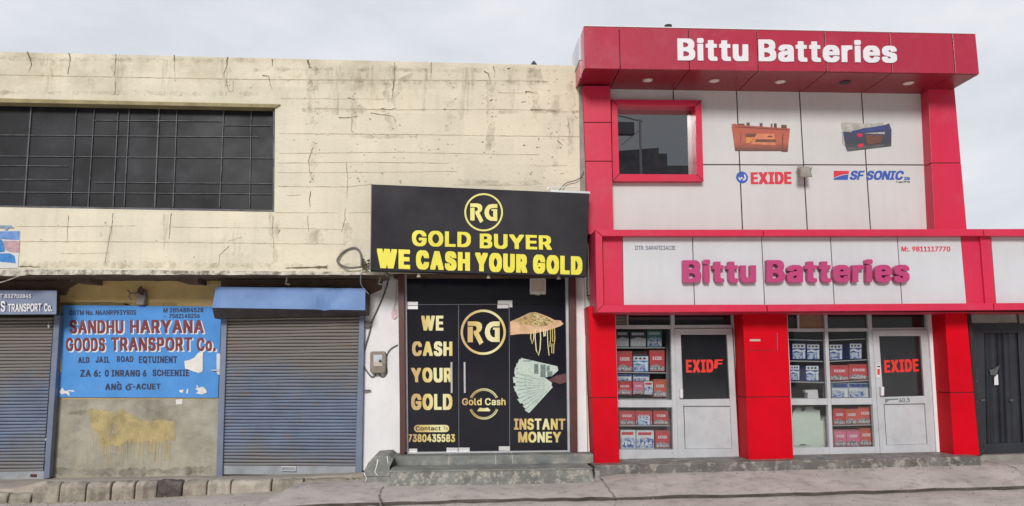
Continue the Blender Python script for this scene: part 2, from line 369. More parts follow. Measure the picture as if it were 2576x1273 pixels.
M['ledge'] = mat('weathered ledge', (0.58, 0.54, 0.46), 0.9, 0.2, 7, 1.0, 16, (9, .47, .60, (.15, .125, .09), .9))
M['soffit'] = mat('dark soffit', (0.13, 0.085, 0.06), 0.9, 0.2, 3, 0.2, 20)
M['brown'] = mat('brown painted wood', (0.085, 0.022, 0.018), 0.4, 0.2, 4)
M['white'] = mat('white wash', (0.80, 0.79, 0.80), 0.8, 0.05, 2, 0.3, 30, (2.6, .62, .8, (.50, .45, .38), .5), streak=.06)
M['blackpane'] = mat('painted out panes', (0.012, 0.013, 0.017), 0.45, 0.3, 1.2, spec=.22, spots=(2.2, .52, .75, (.036, .038, .048), .8))
M['bars'] = mat('glazing bars', (0.095, 0.095, 0.105), 0.6, 0.3, 6)
M['vinyl'] = mat('black vinyl', (0.010, 0.010, 0.017), 0.14, 0.15, 1.0, spec=.35)
M['flex'] = mat('black flex banner', (0.020, 0.018, 0.023), 0.6, 0.2, 1.2, spec=.25)
M['yel'] = mat('yellow print', (0.74, 0.66, 0.045), 0.5, 0.06, 3)
M['ylogo'] = mat('pale yellow print', (0.72, 0.66, 0.19), 0.5, 0.05, 3)
M['alu'] = mat('white aluminium', (0.50, 0.515, 0.54), 0.42, 0.10, 2.4, spots=(3, .54, .75, (.34, .33, .31), .55), streak=.1)
M['alug'] = mat('mill aluminium', (0.55, 0.56, 0.58), 0.35, 0.1, 3, metal=.5)
M['steel'] = mat('brushed steel', (0.72, 0.71, 0.70), 0.3, 0.08, 5, metal=.55)
M['red'] = mat('red panel', (0.60, 0.028, 0.075), 0.34, 0.06, 0.7, spec=.35, bump=.035, bscale=1.2, streak=.16, spots=(1.8, .52, .8, (.46, .12, .15), .45))
M['redf'] = mat('sky dulled red panel', (0.40, 0.030, 0.062), 0.26, 0.07, 0.7, spec=.5, bump=.035, bscale=1.2, streak=.16, spots=(1.8, .52, .8, (.46, .12, .15), .45))  # haze and sky reflection on the fascia put into a duller red
M['redd'] = mat('darker red soffit panel', (0.25, 0.009, 0.024), 0.34, 0.06, 0.8)  # deeper tone of the canopy red, used on the underside only
M['redl'] = mat('deep red panel', (0.62, 0.001, 0.012), 0.5, 0.09, 0.9, bump=.03, bscale=1.3, streak=.14, spec=.1, spots=(5, .68, .8, (.5, .25, .2), .4))
M['joint'] = mat('dark joint', (0.03, 0.02, 0.02), 0.8, 0.1, 4)
M['panel'] = mat('white panel', (0.60, 0.60, 0.59), 0.35, 0.05, 0.8, bump=.03, bscale=1.3, streak=.12, spots=(2.2, .55, .8, (.46, .42, .40), .22))
M['panelb'] = mat('cool white panel', (0.58, 0.59, 0.62), 0.35, 0.05, 0.8, bump=.03, bscale=1.3, streak=.12, spots=(2.2, .55, .8, (.46, .42, .40), .22))
M['letw'] = mat('white letters', (0.71, 0.69, 0.72), 0.4, 0.03, 2)
M['letm'] = mat('magenta red letters', (0.45, 0.05, 0.165), 0.35, 0.05, 2)
M['letr'] = mat('red letters', (0.62, 0.03, 0.06), 0.5, 0.05, 3)
M['bright'] = mat('sticker red', (0.75, 0.03, 0.02), 0.5, 0.08, 5)
M['logob'] = mat('blue vinyl', (0.035, 0.10, 0.42), 0.5, 0.05, 3)
M['glass'] = glass('clear shop glass', (0.92, 0.93, 0.93))
M['mirror'] = mat('tinted mirror glass', (0.006, 0.006, 0.009), 0.04, 0.05, 1, spec=.5)
_b = M['mirror'].node_tree.nodes['Principled BSDF']; M['mirror'].node_tree.links.remove(_b.inputs['Roughness'].links[0]); _b.inputs['Roughness'].default_value = 0.0; _b.inputs['IOR'].default_value = 5.5
M['darkglass'] = mat('dark film glass', (0.014, 0.016, 0.020), 0.08, 0.1, 1, spec=.9)
M['blue'] = mat('sign blue paint', (0.085, 0.29, 0.68), 0.7, 0.07, 2.5, 0.1, 40, (3, .56, .8, (.20, .36, .60), .55), spec=.25, streak=.14)
M['navy'] = mat('navy brush paint', (0.03, 0.035, 0.08), 0.7, 0.1, 8)
M['maroon'] = mat('maroon brush paint', (0.17, 0.022, 0.03), 0.6, 0.12, 6, spots=(9, .58, .8, (.30, .20, .25), .7))
M['bwhite'] = mat('white brush paint', (0.72, 0.72, 0.76), 0.7, 0.05, 6)
M['paper'] = mat('torn paper', (0.74, 0.72, 0.68), 0.9, 0.1, 9)
M['hood'] = mat('shutter hood blue', (0.165, 0.275, 0.53), 0.5, 0.08, 2.5, spots=(5, .64, .8, (.26, .33, .44), .4), spec=.2)
M['hoodd'] = mat('dusty slate hood', (0.14, 0.18, 0.29), 0.45, 0.10, 2.5, spots=(5, .62, .8, (.28, .29, .32), .5))
M['lip'] = mat('dark hood underside', (0.055, 0.045, 0.045), 0.7, 0.2, 6)  # near black tone for the underside and right end of the hoods
M['guide'] = mat('blue guide channel', (0.15, 0.185, 0.27), 0.5, 0.12, 3, spots=(7, .62, .8, (.2, .15, .12), .6))
M['shut'] = shutter_mat(); M['barg'] = mat('dusty bottom bar', (0.30, 0.32, 0.345), 0.5, 0.15, 4, spots=(6, .58, .75, (.25, .2, .16), .6))
M['stone'] = mat('grey green step stone', (0.205, 0.215, 0.205), 0.7, 0.25, 3.0, 0.6, 16, (5, .5, .66, (.37, .345, .295), .75))
M['speck'] = mat('speckled cladding', (0.19, 0.19, 0.175), 0.6, 0.25, 3, 0.4, 30, (13, .48, .60, (.46, .43, .37), .75))
M['plinth'] = mat('dark marble plinth', (0.14, 0.13, 0.12), 0.5, 0.35, 4, 0.3, 20, (8, .50, .62, (.38, .355, .32), .8))
M['kerb'] = mat('kerb stone', (0.345, 0.305, 0.25), 0.9, 0.28, 6, 1.0, 12, (5, .5, .66, (.17, .145, .115), .75))
M['kerbp'] = mat('pale kerb stone', (0.44, 0.395, 0.33), 0.9, 0.2, 4, 0.8, 18, (7, .55, .75, (.25, .215, .18), .6))
M['kerbd'] = mat('sooty kerb stone', (0.075, 0.062, 0.055), 0.95, 0.3, 5, 0.9, 16, (5, .5, .7, (.25, .22, .19), .7))
M['pave'] = mat('dusty pavement', (0.40, 0.35, 0.295), 0.95, 0.14, 2.2, 0.5, 22, (5, .55, .78, (.25, .215, .18), .6))
M['fore'] = mat('worn forecourt concrete', (0.45, 0.405, 0.375), 0.9, 0.2, 1.3, 0.8, 14, (4.5, .5, .66, (.27, .24, .215), .8), col2=(.35, .315, .29))
M['road'] = mat('dusty asphalt', (0.44, 0.40, 0.36), 0.9, 0.18, 0.9, 0.8, 18, (5.4, .5, .68, (.265, .235, .21), .8), col2=(.335, .30, .27))
M['edge'] = mat('dirt in cracks', (0.10, 0.085, 0.075), 0.95, 0.3, 3, col2=(.24, .215, .19))
M['gsticker'] = mat('grey green print', (.13, .17, .15), .5, .2, 9)
M['silhouette'] = mat('silhouette dark wall', (.045, .045, .05), .9, .2, 2)  # unlit silhouette of the mirrored building, put into its wall colour
M['gate'] = mat('charcoal sheet metal', (0.024, 0.027, 0.036), 0.5, 0.25, 2.5, streak=.3, spots=(4, .62, .8, (.10, .10, .11), .6))
M['conc'] = mat('bare concrete', (0.30, 0.28, 0.25), 0.9, 0.18, 3, 0.5, 20)
M['black'] = mat('black plastic', (0.02, 0.02, 0.02), 0.5, 0.1, 5)
M['wire'] = mat('grey cable', (0.13, 0.12, 0.12), 0.6, 0.1, 5)
M['lamp'] = mat('lamp rim', (0.50, 0.42, 0.34), 0.5, 0.1, 8)
M['meter'] = mat('meter enamel', (0.25, 0.21, 0.165), 0.6, 0.15, 9)
M['room'] = mat('dim shop wall', (0.22, 0.225, 0.23), 0.8, 0.1, 2)
M['cab'] = mat('pale green cabinet', (0.62, 0.70, 0.62), 0.5, 0.06, 3)
M['pink'] = mat('pink tape', (0.70, 0.50, 0.54), 0.7, 0.1, 9)
M['dirt'] = mat('dry moss', (0.10, 0.09, 0.055), 1, 0.3, 12)
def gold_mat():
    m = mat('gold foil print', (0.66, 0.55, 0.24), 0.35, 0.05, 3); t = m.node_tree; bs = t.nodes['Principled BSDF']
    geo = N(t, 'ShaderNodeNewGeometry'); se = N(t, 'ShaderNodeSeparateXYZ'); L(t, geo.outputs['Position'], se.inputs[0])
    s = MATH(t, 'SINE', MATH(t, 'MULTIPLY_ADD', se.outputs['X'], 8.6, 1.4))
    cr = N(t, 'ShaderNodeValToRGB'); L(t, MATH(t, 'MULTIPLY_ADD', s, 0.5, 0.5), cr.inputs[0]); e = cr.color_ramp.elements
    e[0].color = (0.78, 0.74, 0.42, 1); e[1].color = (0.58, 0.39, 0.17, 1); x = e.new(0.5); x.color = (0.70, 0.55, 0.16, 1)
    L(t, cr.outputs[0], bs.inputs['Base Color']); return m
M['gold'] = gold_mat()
M['skin'] = mat('skin print', (0.66, 0.42, 0.25), 0.5, 0.2, 9, col2=(.56, .34, .19))
M['heap'] = mat('gold chain print', (0.52, 0.37, 0.13), 0.4, 0.3, 60, col2=(.16, .10, .04))
M['note'] = mat('banknote print', (0.50, 0.60, 0.53), 0.5, 0.1, 30)
M['noted'] = mat('banknote ink', (0.16, 0.22, 0.20), 0.5, 0.4, 40)
M['notem'] = mat('banknote tint', (0.33, 0.42, 0.37), 0.5, 0.2, 30)
M['sleeve'] = mat('dark hand print', (0.11, 0.03, 0.035), 0.5, 0.3, 9)
for k_, c_ in dict(bx_red=(.56, .05, .06), bx_blue=(.03, .085, .32), bx_white=(.66, .69, .73), bx_dark=(.035, .035, .04), bx_green=(.06, .30, .22),
                   bx_sky=(.05, .28, .60), bx_pink=(.64, .17, .28), bx_tan=(.30, .15, .09), bx_silver=(.52, .55, .60), bx_orange=(.60, .11, .07)).items():
    M[k_] = mat('carton ' + k_[3:], c_, 0.45, 0.12, 5)

def picture_mat(name, cols, sc):
    m = mat(name, cols[0], .45, .1, 4); t = m.node_tree; bs = t.nodes['Principled BSDF']; geo = N(t, 'ShaderNodeNewGeometry')
    n = N(t, 'ShaderNodeTexNoise', i_Scale=sc, i_Detail=3.0, i_Roughness=.6, i_Distortion=.6); L(t, geo.outputs['Position'], n.inputs['Vector'])
    cr = N(t, 'ShaderNodeValToRGB'); L(t, n.outputs['Fac'], cr.inputs[0]); e = cr.color_ramp.elements; k = len(cols)
    e[0].position = .3; e[0].color = (*cols[0], 1); e[1].position = .7; e[1].color = (*cols[-1], 1)
    for i in range(1, k - 1): x = e.new(.3 + .4 * i / (k - 1)); x.color = (*cols[i], 1)
    L(t, cr.outputs[0], bs.inputs['Base Color']); return m
M['pic_car'] = picture_mat('car photograph print', ((.03, .03, .035), (.10, .06, .06), (.45, .46, .48), (.20, .05, .05), (.7, .7, .7)), 26)
M['pic_blue'] = picture_mat('blue photograph print', ((.02, .04, .16), (.06, .14, .42), (.62, .66, .72), (.04, .08, .25)), 24)
# zoom windows used for measuring: each maps its own grid on to the measuring grid
def zm(ox, oy, k): return lambda x, y: (ox + k * x, oy + k * y)
Z1 = zm(1485.2, 777.9, .3194); Z2 = zm(1838.8, 777.9, .3194); Z3 = zm(2192.4, 777.9, .3195)
ZS = zm(132.6, 742.6, .2222); ZG = zm(972.4, 689.5, .2128); ZH = zm(910.5, 937.1, .2638); ZT = zm(910.5, 442.0, .2299)
ZA = zm(645.3, 371.3, .25); ZB = zm(1113.9, 132.6, .2847); ZC = zm(0, 530.4, .2084); ZD = zm(1821.1, 282.9, .1528); ZE = zm(2086.3, 282.9, .1528)
ZM = zm(892.9, 707.2, .2361); ZK = zm(503.9, 565.8, .2778); ZP = zm(0, 848.6, .3333); ZU = zm(645.3, 0, .3333)
def zr(z, x0, y0, x1, y1): return [z(x0, y0), z(x1, y0), z(x1, y1), z(x0, y1)]
def zp(z, *pts): return [z(*p) for p in pts]

# ------------------------------------------------------------------ ground
ZR = -0.06
b = B(); b.add([(-400, -300, ZR), (400, -300, ZR), (400, 500, ZR), (-400, 500, ZR)], [(0, 1, 2, 3)]); road = b.build('road', M['road'], kind='structure')
# forecourt: worn concrete slab falling from the plinth to the road
edge = [(640, 1277), (830, 1270), (960, 1265), (1150, 1260), (1300, 1256), (1420, 1254), (1550, 1251.5), (1750, 1247), (2000, 1240.5), (2200, 1235), (2400, 1229.5), (2576, 1225), (2800, 1219), (3100, 1211)]
b = B(); e3 = []
rows = []
for i, (u, v) in enumerate(edge):
    for k in range(4):
        uu = u + (edge[min(i + 1, len(edge) - 1)][0] - u) * k / 4; vv = v + (edge[min(i + 1, len(edge) - 1)][1] - v) * k / 4
        if i == len(edge) - 1 and k: break
        e3.append(G(uu, vv - 1.5 + random.uniform(-1.6, 1.2), -0.012 + random.uniform(-.012, .004)))
def base_z(x): return 0.03 + max(0, min(1, (x - 1.75) / 0.15)) * (0.075 + 0.009 * (x - 1.75)) 
for p in e3:
    col_ = []
    for k in range(9):
        t = k / 8; y = p.y + (0.5 - p.y) * t; t2 = min(1.0, (y - p.y) / (-0.35 - p.y))
        x = p.x + (0.30 * t if p.x < -1 else 0)
        col_.append((x, y, p.z + (base_z(x) - p.z) * t2 + random.uniform(-.004, .004)))
    rows.append(col_)
vv = [p for r in rows for p in r]; ff = []
for i in range(len(rows) - 1):
    for k in range(8): a = i * 9 + k; ff.append((a, a + 1, a + 10, a + 9))
b.add(vv, ff)
for i in range(len(rows) - 1):          # broken edge of the slab
    a, c = Vector(rows[i][0]), Vector(rows[i + 1][0])
    b.add([a, c, c + Vector((0, .05, -.05)), a + Vector((0, .05, -.05))], [(0, 1, 2, 3)], 1)
def gcrack(pts, wd, z):
    q = [G(u, v, z) for u, v in pts]; out = []
    for a, c in zip(q[:-1], q[1:]):
        for k in range(6): out.append(a.lerp(c, k / 6) + Vector((random.uniform(-.012, .012), random.uniform(-.012, .012), 0)))
    out.append(q[-1]); o = []
    for p in out:
        r = random.uniform(.4, 1.2) * wd; z_ = ground_z(p.x, p.y) + .006
        o += [Vector((p.x - r, p.y - r * .5, z_)), Vector((p.x + r, p.y + r * .5, z_))]
    b.add(o, [(2 * k, 2 * k + 1, 2 * k + 3, 2 * k + 2) for k in range(len(out) - 1)], 1)
def ground_z(x, y):
    best = min(range(len(e3)), key=lambda i: abs(e3[i].x - x)); p = e3[best]
    t2 = max(0, min(1.0, (y - p.y) / (-0.35 - p.y))); return p.z + (base_z(x) - p.z) * t2
gcrack(zp(ZH, (205, 1110), (165, 1170), (185, 1230), (175, 1275)), .012, 0)
gcrack(zp(ZH, (205, 1110), (120, 1150)), .006, 0)
gcrack([(1504, 1211), (1520, 1222), (1540, 1240), (1552, 1251)], .012, 0)
gcrack([(2450, 1172), (2500, 1184), (2560, 1193)], .010, 0.05)
gcrack([(1120, 1236), (1260, 1231), (1400, 1233)], .004, 0)
b.build('forecourt', [M['fore'], M['edge']], kind='structure')
# left pavement strip behind the kerb stones
KB = [(-330, 1268), (-160, 1268), (17, 1266), (77, 1265), (147, 1264), (213, 1262), (276, 1259), (336, 1257), (393, 1252), (456, 1249), (519, 1246), (579, 1242), (681, 1237), (763, 1232), (877, 1226), (914, 1223)]
KT = [(-330, 1240), (-160, 1242), (17, 1243), (77, 1215), (147, 1215), (213, 1214.5), (276, 1214), (336, 1212), (393, 1210.5), (456, 1210), (519, 1209.5), (579, 1208.5), (681, 1207.5), (763, 1206), (877, 1204.5), (914, 1204)]
kb3 = [G(u, v, ZR) for u, v in KB]
kt3 = []
for (u, v), p in zip(KT, kb3): kt3.append(P(u, v, p.y + 0.02))
b = B(); vs = []; 
for i, p in enumerate(kt3):
    z1 = max(p.z, 0.10) - 0.012
    vs += [(p.x + .02, p.y + .12, z1), (p.x + .1, p.y + .45, z1 - .01), (p.x + .15, .60, 0.035 if i < 12 else 0.05), (p.x + .02, p.y + .10, ZR - .05)]
b.add(vs, [f for i in range(len(kt3) - 1) for f in ((4 * i, 4 * i + 1, 4 * i + 5, 4 * i + 4), (4 * i + 1, 4 * i + 2, 4 * i + 6, 4 * i + 5), (4 * i, 4 * i + 4, 4 * i + 7, 4 * i + 3))])
b.build('pavement', M['pave'], kind='structure')
KL = ['kerb stone outside the picture edge', 'low worn kerb stone at the left picture edge', 'low worn kerb stone just left of the first tall rounded one', 'rounded grey kerb stone at the left end of the tall row', 'second tall rounded kerb stone below the left shutter guide',
      'rounded kerb stone under the left end of the paint splash', 'rounded kerb stone under the middle of the yellow paint splash', 'narrow cracked kerb stone just left of the sooty one', 'sooty black kerb stone below the blue painted sign',
      'short grey kerb stone right of the sooty one', 'pale square kerb stone below the right shutter guide', 'long pale kerb stone below the left half of the closed shutter', 'broken kerb stone below the middle of the closed shutter', 'low rubble kerb stone below the right half of the closed shutter', 'last small kerb stone touching the step side block']
for i in range(1, len(KB) - 1):
    a, c = kb3[i], kb3[i + 1]; ta, tc_ = kt3[i].copy(), kt3[i + 1].copy()
    if i == 2: tc_.z = ta.z
    if i == 1: pass
    g = random.choice((.004, .007, .010))
    d = (c - a).normalized(); b = B()
    dep = Vector((0.02, .18, 0)); n = 5
    ring_ = []
    for k in range(n + 1):
        s = g + ((c - a).length - 2 * g) * k / n; r1, r2 = random.uniform(-.012, .012), random.uniform(-.012, .012)
        p0 = a + d * s; p0.z = ZR - .05; t = ta.lerp(tc_, s / (c - a).length)
        h = t.z + r2
        ring_ += [p0 + Vector((0, r1, 0)), Vector((p0.x, p0.y + r1 + .005, h - .05)), Vector((p0.x, p0.y + .035 + r1, h)), Vector((p0.x, p0.y + .18, h + .003)), Vector((p0.x, p0.y + .2, ZR - .05))]
    fs = [tuple(5 * k + j for j in (0, 1, 2, 3, 4)) for k in (0, n)]
    for k in range(n):
        for j in range(5): fs.append((5 * k + j, 5 * k + (j + 1) % 5, 5 * k + 5 + (j + 1) % 5, 5 * k + 5 + j))
    b.add(ring_, fs)
    mm = M['kerbd'] if i == 8 else (M['kerbp'] if i in (10, 11) else M['kerb'])
    tag(b.build('kerb_stone', mm, bevel=.022), KL[i], 'kerb stone', 'kerb stones along the left pavement')

# ------------------------------------------------------------------ cream building on the left
cb = thing('cream_building', 'long flat roofed cream rendered building with dark grid window and overhanging upper floor', 'building', (-3, 0.5, 0))
b = B()
wl = -520
b.q([(wl, 118), (1467, 165.6), (1467, 271), (703, 262.5), (wl, 236)], 0, .25)           # above the window
b.q([(692, 262.3), (1467, 271), (1470, 560), (690, 533.5)], 0, .25)                      # right of it
b.q([(wl, 512), (690, 533.5), (1470, 560), (1474, 684), (970, 684), (wl, 676)], 0, .25)  # below it
lines = [([(wl, 176), (0, 188), (320, 194.5), (645, 200), (1000, 201.5), (1300, 203), (1380, 206)], .007), ([(705, 248), (990, 249)], .004), ([(1250, 233), (1356, 234.5)], .004),
         ([(790, 273), (1000, 276), (1290, 275), (1380, 279), (1466, 282)], .006), ([(702, 336), (1000, 338), (1290, 342), (1466, 344)], .006), ([(702, 386), (1000, 383), (1290, 388.8), (1356, 389)], .006),
         ([(698, 410), (900, 408), (1130, 410.5)], .006), ([(697, 434.5), (1000, 433), (1150, 431)], .004), ([(1347, 418), (1427, 416)], .004), ([(700, 469), (880, 470), (935, 463)], .006),
         ([(690, 535), (850, 535.5)], .005), ([(880, 535), (932, 534)], .004), ([(37, 569), (190, 570), (340, 568)], .005), ([(430, 571), (555, 573)], .004), ([(504, 573), (690, 573), (870, 578)], .004),
         ([(48, 607.5), (250, 608), (420, 609), (700, 613), (868, 614)], .006), ([(153, 637.5), (205, 638), (277, 636)], .005), ([(1140, 465), (1330, 466)], .004), ([(wl, 560), (-60, 566)], .005), ([(wl, 600), (-60, 606)], .005)]
for px, wd in lines: b.ribbon(px, wd * .72, -.003, 1, 0.5)
cracks = [(zp(zm(0, 0, .3333), (205, 392), (225, 440), (238, 490), (218, 540)), (.014, .004)), (zp(zm(0, 0, .3333), (518, 398), (530, 440), (520, 510), (512, 560)), (.014, .006)),
          (zp(zm(0, 0, .3333), (876, 410), (868, 520), (866, 570)), (.008, .004)), (zp(zm(0, 0, .3333), (868, 610), (872, 690), (858, 720)), (.006, .003)), ([(439, 139), (439, 153)], (.014, .012)), ([(439, 153), (440, 195)], (.004, .002)),
          (zp(zm(0, 0, .3333), (1718, 430), (1710, 500), (1692, 550), (1690, 585)), (.014, .004)), (zp(zm(0, 0, .3333), (1705, 600), (1725, 690), (1760, 692), (1760, 610)), (.005, .003)),
          (zp(ZU, (120, 447), (120, 500)), (.010, .006)), (zp(ZU, (45, 568), (95, 575), (105, 640), (120, 680)), (.009, .003)), (zp(ZU, (385, 450), (398, 500), (395, 520)), (.02, .012)), (zp(ZU, (410, 600), (420, 650)), (.012, .006)),
          (zp(ZU, (1040, 470), (1043, 600)), (.008, .005)), (zp(ZU, (1318, 475), (1316, 600)), (.007, .005)), (zp(ZU, (1040, 605), (1030, 700), (1020, 750)), (.012, .004)), (zp(ZU, (690, 735), (735, 750), (745, 760)), (.008, .003)),
          (zp(ZU, (620, 890), (720, 885), (770, 875)), (.010, .004)), (zp(ZU, (720, 890), (716, 1000)), (.007, .003)), (zp(ZU, (860, 850), (1030, 880), (1050, 915)), (.010, .006)), (zp(ZU, (940, 820), (1010, 828), (1060, 815)), (.010, .006)),
          (zp(ZA, (565, 0), (522, 120), (530, 200), (548, 292)), (.007, .004)), (zp(ZA, (905, 160), (915, 300), (912, 510)), (.004, .003)), (zp(ZA, (540, 440), (535, 520), (540, 600)), (.010, .004)), (zp(ZA, (890, 610), (890, 720), (855, 850)), (.007, .004)),
          (zp(ZA, (165, 690), (160, 790), (168, 950), (175, 1010)), (.006, .003)), (zp(ZA, (238, 825), (215, 870)), (.008, .003)), (zp(ZA, (515, 690), (520, 770), (530, 850)), (.008, .003)), (zp(ZA, (300, 480), (450, 480)), (.004, .003)),
          (zp(ZB, (1103, 560), (1112, 640), (1122, 710)), (.006, .003)), (zp(ZB, (730, 345), (800, 350)), (.014, .006)), (zp(ZB, (780, 500), (950, 505), (1000, 518)), (.012, .004)), (zp(ZB, (420, 425), (440, 410)), (.018, .014)),
          (zp(ZB, (365, 165), (400, 185), (410, 228)), (.012, .005)), (zp(ZB, (450, 120), (460, 170), (450, 225)), (.010, .003)), (zp(ZB, (1010, 770), (1065, 822)), (.009, .004)), (zp(ZB, (570, 140), (600, 138)), (.012, .006)), (zp(ZB, (700, 435), (740, 430)), (.010, .006)),
          (zp(zm(0, 480 / 1.1312, .3333), (855, 335), (840, 440), (820, 560), (790, 710)), (.006, .004)), (zp(zm(0, 480 / 1.1312, .3333), (1292, 340), (1280, 470), (1275, 530)), (.009, .005)), (zp(zm(0, 480 / 1.1312, .3333), (515, 350), (505, 550)), (.005, .003)),
          (zp(zm(0, 480 / 1.1312, .3333), (1830, 515), (1720, 550)), (.003, .002)), (zp(zm(0, 480 / 1.1312, .3333), (1730, 585), (1660, 650), (1650, 730)), (.006, .003)), (zp(zm(0, 480 / 1.1312, .3333), (150, 738), (300, 742)), (.016, .006))]
for px, wd in cracks: b.ribbon(px, (wd[0] * .66, wd[1] * .66), -.004, 2, 1.0)
for u, v0, v1, wd, mi in ((786, 168, 300, .10, 4), (790, 300, 460, .06, 4), (895, 180, 345, .12, 4), (985, 165, 330, .14, 4), (1000, 200, 225, .30, 4), (1125, 205, 330, .10, 4), (1235, 150, 400, .10, 4), (1345, 160, 300, .12, 4), (1400, 240, 420, .09, 4), (1440, 170, 440, .07, 4), (690, 540, 660, .08, 4), (868, 560, 640, .10, 4), (790, 580, 612, .25, 4), (225, 180, 205, .14, 4),
        (720, 170, 250, .12, 5), (840, 165, 290, .14, 5), (940, 165, 270, .12, 5), (1060, 170, 280, .12, 5), (1170, 170, 300, .14, 5), (1290, 165, 270, .12, 5), (560, 150, 240, .12, 5), (420, 150, 230, .10, 5), (300, 140, 230, .12, 5), (120, 140, 230, .10, 5), (270, 570, 670, .10, 5), (420, 540, 660, .08, 5), (600, 560, 670, .10, 5)):
    v0 = max(v0, 130 + .0243 * u + 7)
    b.ribbon([(u, v0), (u + random.uniform(-5, 5), (v0 + v1) / 2), (u + random.uniform(-6, 6), v1)], (wd, wd * .5), -.002, mi, 1.6)
for a_, c_, v_, wd in ((710, 1380, 205, .035), (760, 1000, 276, .04), (1250, 1460, 280, .03), (880, 1050, 345, .03), (50, 500, 665, .05), (500, 900, 668, .04), (1150, 1440, 458, .035), (0, 650, 232, .03), (0, 640, 148, .03), (640, 1400, 174, .03)):
    n_ = int((c_ - a_) / 60); b.ribbon([(a_ + (c_ - a_) * k / n_, v_ + (c_ - a_) * k / n_ * .006 + random.uniform(-2, 2)) for k in range(n_ + 1)], wd, -.0022, 4, 1.0)
for i in range(230):                        # scabs and chips along the old board joints
    u = random.choice([random.gauss(786, 10), random.gauss(895, 14), random.gauss(990, 16), random.gauss(1125, 14), random.gauss(1235, 16), random.gauss(1345, 18), random.gauss(1400, 22), random.uniform(720, 1440), random.uniform(20, 660)])
    v = random.uniform(168, 460)
    if u < 700: v = random.choice([random.uniform(160, 245), random.uniform(545, 660)])
    if v < 140 + u * .0243 + 8: continue
    s = random.uniform(1, 5); b.ribbon([(u, v), (u + s, v + random.uniform(-2.5, 2.5))], random.uniform(.003, .008), -.005, random.choice((2, 3, 3, 1, 1)), 1.0)
b.ribbon(zp(ZK, (770, 390), (1150, 382)), (.006, .022), -.006, 2, .3)
b.build('upper_wall', [M['cream'], M['line'], M['crack'], M['stain'], M['soft'], M['drip']], cb)
# coping and rear volume
b = B(); q0, q1 = P(wl, 118, 0), P(1467, 165.6, 0)
b.add([(q0.x, .25, 0), (q1.x, .25, 0), (q1.x, 9, 0), (q0.x, 9, 0), (q0.x, .25, q1.z - .35), (q1.x, .25, q1.z - .35), (q1.x, 9, q1.z - .35), (q0.x, 9, q1.z - .35)],
      [(4, 5, 6, 7), (1, 2, 6, 5), (2, 3, 7, 6), (0, 3, 7, 4)])
b.build('rear_walls_and_roof', M['cream'], cb)
# window
b = B(); b.q([(wl, 222), (720, 258), (720, 540), (wl, 540)], .16, .03); win = b.build('window', M['blackpane'], cb)
b = B(); b.q([(wl, 236), (705, 262.5), (692, 270.5), (wl, 247)], -.03, .17); b.build('lintel', M['trim'], win)
b = B()
for x0, x1 in ((78, 60), (192, 178), (237, 221), (297, 284), (325, 312), (400, 389), (445, 435), (563, 552), (632, 628), (-60, -80), (-180, -200), (-300, -320)):
    wv = random.choice((.7, 1.0, 1.5)); t_ = random.uniform(268, 285)
    b.q([(x0 - wv, t_), (x0 + wv, t_), (x1 + wv, 522), (x1 - wv, 521)], .135, .02)
for u0, u1, v_ in ((237, 560, 302), (560, 680, 312), (-300, 650, 341), (-300, 690, 394), (-300, 170, 418), (-300, 175, 452.5), (237, 690, 458), (-300, 690, 484.5)):
    b.q([(u0, v_ + (u0 - 300) * .008), (u1, v_ + (u1 - 300) * .008), (u1, v_ + 1.5 + (u1 - 300) * .008), (u0, v_ + 1.5 + (u0 - 300) * .008)], .14, .012)
b.build('glazing_bars', M['bars'], win)
b = B(); b.q([(wl, 508), (690, 528), (690, 533), (wl, 513)], .05, .1); b.q([(687, 272), (691.5, 272), (690, 532), (686, 532)], .05, .1); b.build('frame', M['bars'], win)
# ledge slab: ragged weathered edge above the lower storey
b = B(); n = 90; vs = []
for i in range(n + 1):
    u = wl + (968 - wl) * i / n; f = i / n
    vt = 673 + (684 - 673) * f + random.uniform(-.8, .8); vb = 691 + random.uniform(-.8, .9)
    if u < 70: vb += 3
    a, c = P(u, vt, -.25), P(u, vb, -.25); j = random.uniform(-.012, .012)
    vs += [(a.x, -.235 + j, a.z), (c.x, -.25 + j, c.z), (a.x, .0, a.z + .02), (c.x, .62, c.z)]
fs = []
for i in range(n):
    o = 4 * i; fs += [(o, o + 1, o + 5, o + 4), (o, o + 4, o + 6, o + 2)]
fs += [(4 * n, 4 * n + 1, 4 * n + 3, 4 * n + 2)]
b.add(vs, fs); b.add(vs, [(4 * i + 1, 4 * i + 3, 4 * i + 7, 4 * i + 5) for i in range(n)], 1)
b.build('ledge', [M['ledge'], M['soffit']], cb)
zl = P(500, 691, -.25).z
